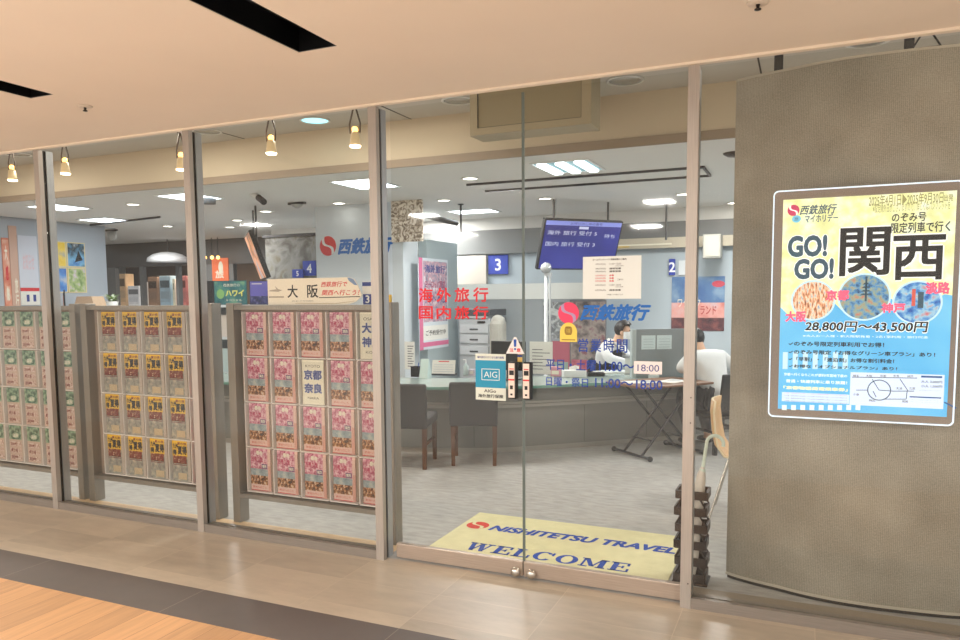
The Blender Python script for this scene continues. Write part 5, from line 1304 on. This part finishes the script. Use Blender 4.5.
m.box((-.06, -.001, .148), (.06, -.0002, .158), red_ink); m.build('leaf_block', t); MB().box((-.13, -.01, .0005), (.13, .1, .018), grey2).build('stand', t)
p = at_c(416.5, 376.5)
t = thing('pen_holder', 'black square pen holder on the counter beside the pillar', 'pen holder', p)
m = MB(); s_ = .045
for a in ((-s_, -s_, s_, -s_+.006), (-s_, s_-.006, s_, s_), (-s_, -s_, -s_+.006, s_), (s_-.006, -s_, s_, s_)): m.box((a[0], a[1], .0005), (a[2], a[3], .11), black)
m.box((-s_, -s_, .0005), (s_, s_, .008), black); m.build('cup', t); MB().tube([(.01, .0, .009), (.025, .01, .15)], .005, blue_ink, 6).build('pen', t)
p = at_c(425, 378)
t = thing('menu_stand', 'clear triangular card stand on the counter right of the pen holder', 'card stand', p)
MB().add([(-.05, -.04, .0005), (.05, -.04, .0005), (.05, .06, .0005), (-.05, .06, .0005), (-.045, .008, .2), (.045, .008, .2), (.045, .014, .2), (-.045, .014, .2)], [(3, 2, 1, 0), (4, 5, 6, 7), (0, 1, 5, 4), (1, 2, 6, 5), (2, 3, 7, 6), (3, 0, 4, 7)], mat('stand_pale', (206, 226, 224), .2)).build('card_holder', t)
p = at_c(466, 375.5)
t = thing('sanitizer_bottle', 'slim clear pump bottle on the counter left of the cyan sticker', 'bottle', p)
MB().lathe([(.028, .0005), (.03, .01), (.03, .1), (.012, .125), (.012, .135)], (0, 0, 0), mat('bottle_pale', (190, 206, 206), .2), 16).build('bottle_body', t); MB().tube([(0, 0, .135), (0, 0, .17), (-.03, 0, .168)], .006, white, 8).build('pump', t)
p = at_c(472, 375.5)
tag(MB().cbox((-.035, -.02, .0005), (.035, .02, .07), mat('box_lilac', (206, 200, 214), .5), .004).box((-.02, -.0215, .02), (.02, -.0205, .05), paper).build('small_box', None, p), 'small pale lilac box on the counter right of the pump bottle', 'box')
p = at_c(541, 375)
t = thing('notice_stand', 'white paper notice in a clear stand on the counter right of the door joint', 'notice stand', p)
m = MB(); m.box((-.13, 0, .012), (.13, .004, .36), paper)
for k in range(7): m.box((-.1, -.0012, .06+.035*k), (.02+.08*(k % 2), -.0002, .068+.035*k), grey_ink)
m.build('sheet', t); MB().box((-.13, -.05, .0005), (.13, .05, .0115), acryl).build('stand_foot', t)
p = at_c(556, 376)
tag(MB().cbox((-.05, -.03, .0005), (.05, .03, .1), mat('pack_pink', (214, 150, 164), .5), .005).box((-.04, -.031, .02), (.04, -.0303, .06), cream).build('candy_pack', None, p), 'small pink pack on the counter beside the white notice stand', 'pack')
p = at_c(574, 377)
t = thing('tissue_box', 'white tissue box on the counter below the weekday opening hours', 'tissue box', p, (0, 0, R(30)))
MB().cbox((-.12, -.06, .0005), (.12, .06, .075), mat('tissue_white', (228, 230, 230), .5), .006).build('carton', t)
m = MB(); m.add([(-.05, 0, .0755), (.05, 0, .0755), (.06, .02, .11), (.01, -.01, .125), (-.05, .015, .105)], [(0, 1, 2, 3, 4)], paper); m.build('tissue', t)
p = at_c(596, 376)
t = thing('desk_phone', 'black upright telephone handset on the counter left of the clerk', 'telephone', p, (0, 0, R(20)))
MB().cbox((-.09, -.06, .0005), (.09, .08, .04), black, .01).build('base', t); MB().tube([(-.06, .02, .0405), (-.075, .02, .10), (-.06, .02, .165), (-.03, .02, .175)], [.03, .022, .024, .03], black, 10).build('handset', t)
p = at_c(613, 374)
tag(MB().box((-.2, -.12, .0005), (.12, .12, .012), paper).box((-.1, -.1, .0122), (.2, .1, .02), mat('paper_blue', (206, 216, 222), .6)).build('paper_stack', None, (p[0]-.04, p[1]+.16, p[2]), (0, 0, R(35))), 'stack of white papers on the counter in front of the clerk', 'papers')
p = at_c(630, 374)
t = thing('card_stand', 'white card standing on the counter in front of the clerk', 'card stand', p, (0, 0, R(15)))
MB().box((-.055, 0, .004), (.055, .004, .17), paper).build('card', t); MB().box((-.055, -.03, .0005), (.055, .03, .0035), grey2).build('foot', t)
# privacy partition on the counter
a = aty(635.5, 330, 4.08); b_ = aty(686, 330, 4.36)
d = Vector((b_.x-a.x, .28, 0)); L_ = d.length; ang = math.atan2(d.y, d.x)
t = thing('privacy_partition', 'grey privacy partition with two pale papers standing on the counter beside the clerk', 'partition', (a.x, 4.08, CT), (0, 0, ang))
pgm = mat('partition_panel', (138, 148, 152), .5)
MB().cbox((.0, -.012, .0005), (L_, .012, .5), pgm, .004).build('panel', t); MB().cbox((-.045, -.035, .0005), (-.0005, .035, .5), mat('partition_post', (176, 188, 190), .5), .004).build('post', t)
for k, (q0, q1) in enumerate(((.06, .21), (.225, .385))):
    m = MB(); m.box((q0, -.0155, .29), (q1, -.0125, .435), mat('paper_pale_cyan', (204, 222, 226), .6))
    for r_ in range(4): m.box((q0+.02, -.0165, .31+.028*r_), (q1-.02, -.0157, .314+.028*r_), mat('paper_line', (160, 180, 188), .6))
    m.build('paper_sheet', t)
p = at_c(655, 373.5)
tag(MB().cbox((-.05, -.03, .0005), (.05, .03, .04), mat('tray_pale', (204, 214, 216), .4), .006).box((-.04, -.02, .0405), (.04, .02, .05), paper).build('coin_tray', None, (aty(654, 360, 4.02).x, 4.02, CT)), 'small pale tray on the counter in front of the privacy partition', 'tray')

# ------------------------------------------------------------------ people
def skinned(name, pts, edges, m, parent, sub=2, root=0, mats=None):
    me = bpy.data.meshes.new(name); me.from_pydata([p[:3] for p in pts], edges, []); me.materials.append(m)
    o = bpy.data.objects.new(name, me); COL.objects.link(o); o.parent = parent
    md = o.modifiers.new('skin', 'SKIN'); md.use_smooth_shade = True
    if not me.skin_vertices: raise RuntimeError('no skin layer')
    for i, p in enumerate(pts):
        r_ = p[3]; me.skin_vertices[0].data[i].radius = (r_, r_ if len(p) < 5 else p[4]); me.skin_vertices[0].data[i].use_root = (i == root)
    sd = o.modifiers.new('smooth', 'SUBSURF'); sd.levels = sub; sd.render_levels = sub
    return o
skin_c = mat('skin_tone', (222, 180, 152), .55); hairb = mat('hair_black', (28, 24, 24), .5, var=.2, vscale=40); shirt_w = mat('shirt_white', (226, 230, 232), .75, var=.03, vscale=12)
def sit_person(name, label, loc, rz, lean, J, shirt, pants, vest=None, mask=False, hair_long=.0, headtilt=(.0, .03), dz=0):
    t = thing(name, label, 'person', loc, (0, 0, R(rz)))
    L1 = lean
    pel = (0, 0, .53); ab = (0, .02+L1*.35, .72-dz*.3); chst = (0, .02+L1*.75, .92-dz*.65); nk = (0, .02+L1*1.05, 1.07-dz); hb = (headtilt[0]*.4, nk[1]+.015+headtilt[1]*.4, 1.12-dz); hc = (headtilt[0], nk[1]+.03+headtilt[1], 1.205-dz); ht = (headtilt[0]*1.1, nk[1]+.02+headtilt[1], 1.275-dz)
    P = [pel+(.13, .11), ab+(.125, .10), chst+(.145, .105), nk+(.052, .052), hb+(.062, .066), hc+(.078, .092), ht+(.055, .06)]
    E = [(0, 1), (1, 2), (2, 3), (3, 4), (4, 5), (5, 6)]
    def add(p, r_, par): P.append(tuple(p)+(r_, r_)); E.append((par, len(P)-1)); return len(P)-1
    tips = []
    for s_ in (-1, 1):
        h_ = add((s_*.1, .03, .52), .09, 0); k_ = add((s_*.112, .42, .53), .066, h_); k2 = add((s_*.112, .455, .46), .06, k_); an = add((s_*.112, .32, .1), .038, k2); he = add((s_*.112, .33, .05), .036, an); add((s_*.118, .45, .03), .026, he)
        sh_ = add((s_*.17, chst[1]+.0, chst[2]+.065), .062, 2); el = add(J['el'][s_], .045, sh_); wr = add(J['wr'][s_], .029, el)
        d = (Vector(J['wr'][s_])-Vector(J['el'][s_])).normalized(); pm = Vector(J['wr'][s_])+d*.055; pa = add(pm, .031, wr)
        side_ = d.cross(Vector((0, 0, 1))).normalized()
        for q in range(4):
            o_ = side_*(-.027+.018*q); b0 = pm+d*.03+o_; ln = (.052, .062, .058, .046)[q]
            f1 = add(b0, .009, pa); f2 = add(b0+d*ln*.55+Vector((0, 0, -.008)), .0085, f1); add(b0+d*ln+Vector((0, 0, -.024)), .007, f2)
        th = pm-d*.01+side_*(-.036*s_); f1 = add(th, .010, pa); add(th+d*.035+side_*(-.014*s_)+Vector((0, 0, -.012)), .008, f1)
    skinned('body', P, E, skin_c, t)
    # shirt: torso and sleeves
    Q = [(0, -.01, .475, .165, .135), (0, .0, .56, .16, .135), (ab[0], ab[1], ab[2], .146, .12), (chst[0], chst[1], chst[2], .165, .124), (nk[0], nk[1]-.01, nk[2]-.035, .075, .07)]; F = [(0, 1), (1, 2), (2, 3), (3, 4)]
    for s_ in (-1, 1):
        n0 = len(Q); e = J['el'][s_]; w = J['wr'][s_]
        Q += [(s_*.178, chst[1], chst[2]+.065, .078, .076), (e[0], e[1], e[2], .062, .06), (e[0]*.2+w[0]*.8, e[1]*.2+w[1]*.8, e[2]*.2+w[2]*.8, .044, .042)]; F += [(3, n0), (n0, n0+1), (n0+1, n0+2)]
    skinned('shirt', Q, F, shirt, t)
    Q = [(0, 0, .5, .135, .12)]; F = []
    for s_ in (-1, 1):
        n0 = len(Q); Q += [(s_*.1, .05, .515, .1), (s_*.112, .42, .53, .078), (s_*.112, .46, .45, .07), (s_*.112, .32, .11, .052)]; F += [(0, n0), (n0, n0+1), (n0+1, n0+2), (n0+2, n0+3)]
    skinned('trousers', Q, F, pants, t)
    for s_ in (-1, 1):
        MB().ball((s_*.115, .375, .035), .05, black, 14, (1, 2.3, .68)).build('shoe', t)
    if vest:
        Q = [(0, -.0, .50, .180, .150), (ab[0], ab[1], ab[2], .172, .146), (chst[0], chst[1]+.005, chst[2]-.01, .178, .146), (chst[0], chst[1]+.012, chst[2]+.075, .135, .118)]
        skinned('vest', Q, [(0, 1), (1, 2), (2, 3)], vest, t)
    # hair: cap over the skull, longer at the back
    hm = MB(); vs, fs = [], []; n = 24; rows = 12
    for i in range(rows+1):
        for j in range(n):
            az = 2*PI*j/n; fr_ = math.cos(az)                      # +1 towards the face
            lim = 1.05 - .0*fr_ if fr_ > .45 else (1.95+hair_long if fr_ < .1 else 1.05+(.9+hair_long)*(.45-fr_)/.35)
            ph = lim*i/rows
            x = math.sin(az)*math.sin(ph); y = math.cos(az)*math.sin(ph); z = math.cos(ph)
            k = 1+.03*math.sin(az*9+i)
            vs.append((hc[0]+x*.089*k, hc[1]-.006+y*(.094 if y > 0 else .108)*k, hc[2]+.012+z*.102))
    for i in range(rows):
        for j in range(n): fs.append((i*n+j, i*n+(j+1) % n, (i+1)*n+(j+1) % n, (i+1)*n+j))
    hm.add(vs, fs, hairb, True); ho = hm.build('hair', t); sd = ho.modifiers.new('thickness', 'SOLIDIFY'); sd.thickness = .009; sd.offset = 0
    fy = hc[1]+.088
    for s_ in (-1, 1):
        MB().ball((hc[0]+s_*.032, fy-.008, hc[2]-.002), .0085, mat('eye_dark', (30, 26, 26), .2), 10, (1.3, .8, .8)).build('eye', t)
        MB().ball((hc[0]+s_*.079, hc[1]+.0, hc[2]-.02), .026, skin_c, 12, (.45, .8, 1.15)).build('ear', t)
    MB().ball((hc[0], fy+.006, hc[2]-.028), .014, skin_c, 12, (.85, 1.1, 1.5)).build('nose', t)
    if mask:
        m = MB(); vs, fs = [], []
        for i in range(7):
            for j in range(11):
                az = R(-78+156*j/10); z = -.095+.082*i/6; bul = 1+.10*math.cos(az)*(1-abs(i-3)/4)
                vs.append((hc[0]+math.sin(az)*.083*bul, hc[1]+.006+math.cos(az)*.097*bul, hc[2]+z))
        for i in range(6):
            for j in range(10): fs.append((i*11+j, i*11+j+1, (i+1)*11+j+1, (i+1)*11+j))
        m.add(vs, fs, mat('mask_white', (236, 238, 240), .7), True); m.build('face_mask', t)
    else: MB().ball((hc[0], fy-.006, hc[2]-.062), .012, mat('lips', (190, 110, 104), .5), 10, (1.9, .6, .5)).build('mouth', t)
    return t, hc
vestm = mat('vest_black', (30, 30, 38), .7); pants_d = mat('trousers_charcoal', (40, 42, 50), .75)
cl = aty(624, 340, 4.78)
J = {'el': {-1: (-.26, .24, .80), 1: (.25, .26, .80)}, 'wr': {-1: (-.13, .46, .76), 1: (.12, .47, .76)}}
th_ = -102
t, hc = sit_person('person', 'clerk in white shirt, black vest and white face mask, looking down behind the counter', (0, 0, 0), th_, .2, J, shirt_w, pants_d, vestm, True, .3, (0, .07), .09)
off_ = Matrix.Rotation(R(th_), 4, 'Z') @ Vector(hc); t.location = (cl.x-off_.x, 4.80-off_.y, 0)
clerk = t.location.copy()
# scarf-like collar of the uniform
MB().tube([(-.075, .20, .985), (-.07, .27, .955), (-.03, .315, .90), (0, .33, .85), (.03, .315, .90), (.07, .27, .955), (.075, .20, .985), (0, .135, 1.0)], .02, white, 8, True).build('collar', t)
def stool(name, label, loc, rz, h):
    s = thing(name, label, 'chair', loc, (0, 0, R(rz)))
    MB().cbox((-.2, -.2, h-.06), (.2, .2, h), fab, .02).build('seat', s); MB().tube([(0, 0, .06), (0, 0, h-.061)], .025, chrome, 10).build('pole', s)
    for k in range(5):
        a = 2*PI*k/5; MB().tube([(0, 0, .07), (.24*math.cos(a), .24*math.sin(a), .035)], .014, black, 8).ball((.24*math.cos(a), .24*math.sin(a), .0235), .023, black, 8).build('base_spoke', s)
    return s
stool('office_stool', 'charcoal office stool under the clerk behind the counter', (clerk.x, clerk.y, 0), th_, .37)
# customer
rzc = 44
J = {'el': {-1: (-.27, .26, .79), 1: (.28, .10, .76)}, 'wr': {-1: (-.12, .44, .755), 1: (.2, .36, .76)}}
t, hc = sit_person('person', 'customer in a white shirt seated with back turned behind the right door post', (0, 0, 0), rzc, .26, J, shirt_w, pants_d, None, False, .38, (0, .10), .14)
MB().tube([(.085*math.cos(R(q)), hc[1]-.075+.075*math.sin(R(q)), hc[2]-.165+.012*math.sin(R(q))) for q in range(0, 360, 30)], .022, shirt_w, 8, True).build('collar', t)
t.location = (-.74, 3.88, 0); cust = t.location.copy()
bc = thing('customer_chair', 'black chair under the seated customer beside the mesh screen', 'chair', (cust.x, cust.y, 0), (0, 0, R(rzc)))
blk = mat('chair_black', (44, 44, 46), .6)
MB().cbox((-.21, -.2, .335), (.21, .24, .372), blk, .015).build('seat', bc)
m = MB(); m.M = Matrix.Translation((0, -.22, .42)) @ Matrix.Rotation(R(8), 4, 'X'); m.cbox((-.2, -.03, 0), (.2, .0, .36), blk, .012); m.build('backrest', bc)
for sx in (-1, 1):
    for y in (-.18, .2): MB().cbox((sx*.19-.018, y-.018, .0005), (sx*.19+.018, y+.018, .3345), blk, .004).build('leg', bc)
    MB().box((sx*.185-.01, -.16, .2), (sx*.185+.01, .18, .222), blk).build('stretcher', bc); MB().box((sx*.185-.012, -.235, .335), (sx*.185+.012, -.2005, .46), blk).build('back_support', bc)
MB().box((-.165, -.19, .24), (.165, -.17, .262), blk).build('stretcher', bc)

# ------------------------------------------------------------------ walkway behind the viewer (seen only in reflections) and light
def area(name, loc, size, power, col, rot=(0, 0, 0), sy=None):
    l = bpy.data.lights.new(name, 'AREA'); l.energy = power; l.color = col; l.size = size
    if sy: l.shape = 'RECTANGLE'; l.size_y = sy
    o = bpy.data.objects.new(name, l); COL.objects.link(o); o.location = loc; o.rotation_euler = rot
    return o
WARM = (1, .97, .93); COOL = (1, .985, .97)
for x in (-7.0, -4.4, -1.5, 2.7): area('walkway_fill', (x, -4.6, LIP-.03), .3, 108, WARM, (0, 0, 0))  # unseen lamps put in to stand for the hallway's downlights
for x in (-5.2, -2.2, 3.2): area('walkway_fill', (x, -7.4, LIP-.03), .4, 120, WARM, (0, 0, 0))
for x, y in ((-8, 4.8), (-5.2, 6.4), (-3.2, 4.3), (-1.0, 5.6), (1.2, 4.2), (2.6, 5.6), (-11, 6.5)): area('shop_fill', (x, y, CZ-.02), .55, 54, COOL, (0, 0, 0))  # added lamps that supplement the visible ceiling panels, no fittings of their own
for x in (-8, -5.6, -3.5, .9): area('front_strip_fill', (x, 1.3, 3.08), .4, 38, (1, .94, .85), (0, 0, 0))  # added lamps to brighten the floor near the glass
area('neighbour_light', (-13.5, 10, CZ-.05), 1.5, 60, (1, .85, .7))
w = bpy.data.worlds.new('world'); S.world = w; w.use_nodes = True
w.node_tree.nodes['Background'].inputs[0].default_value = (1, .98, .95, 1); w.node_tree.nodes['Background'].inputs[1].default_value = .95
S.view_settings.view_transform = 'Standard'; S.view_settings.look = 'None'; S.view_settings.exposure = 0; S.view_settings.gamma = 1
S.cycles.transparent_max_bounces = 24; S.cycles.max_bounces = 8; S.cycles.diffuse_bounces = 5; S.cycles.use_denoising = True
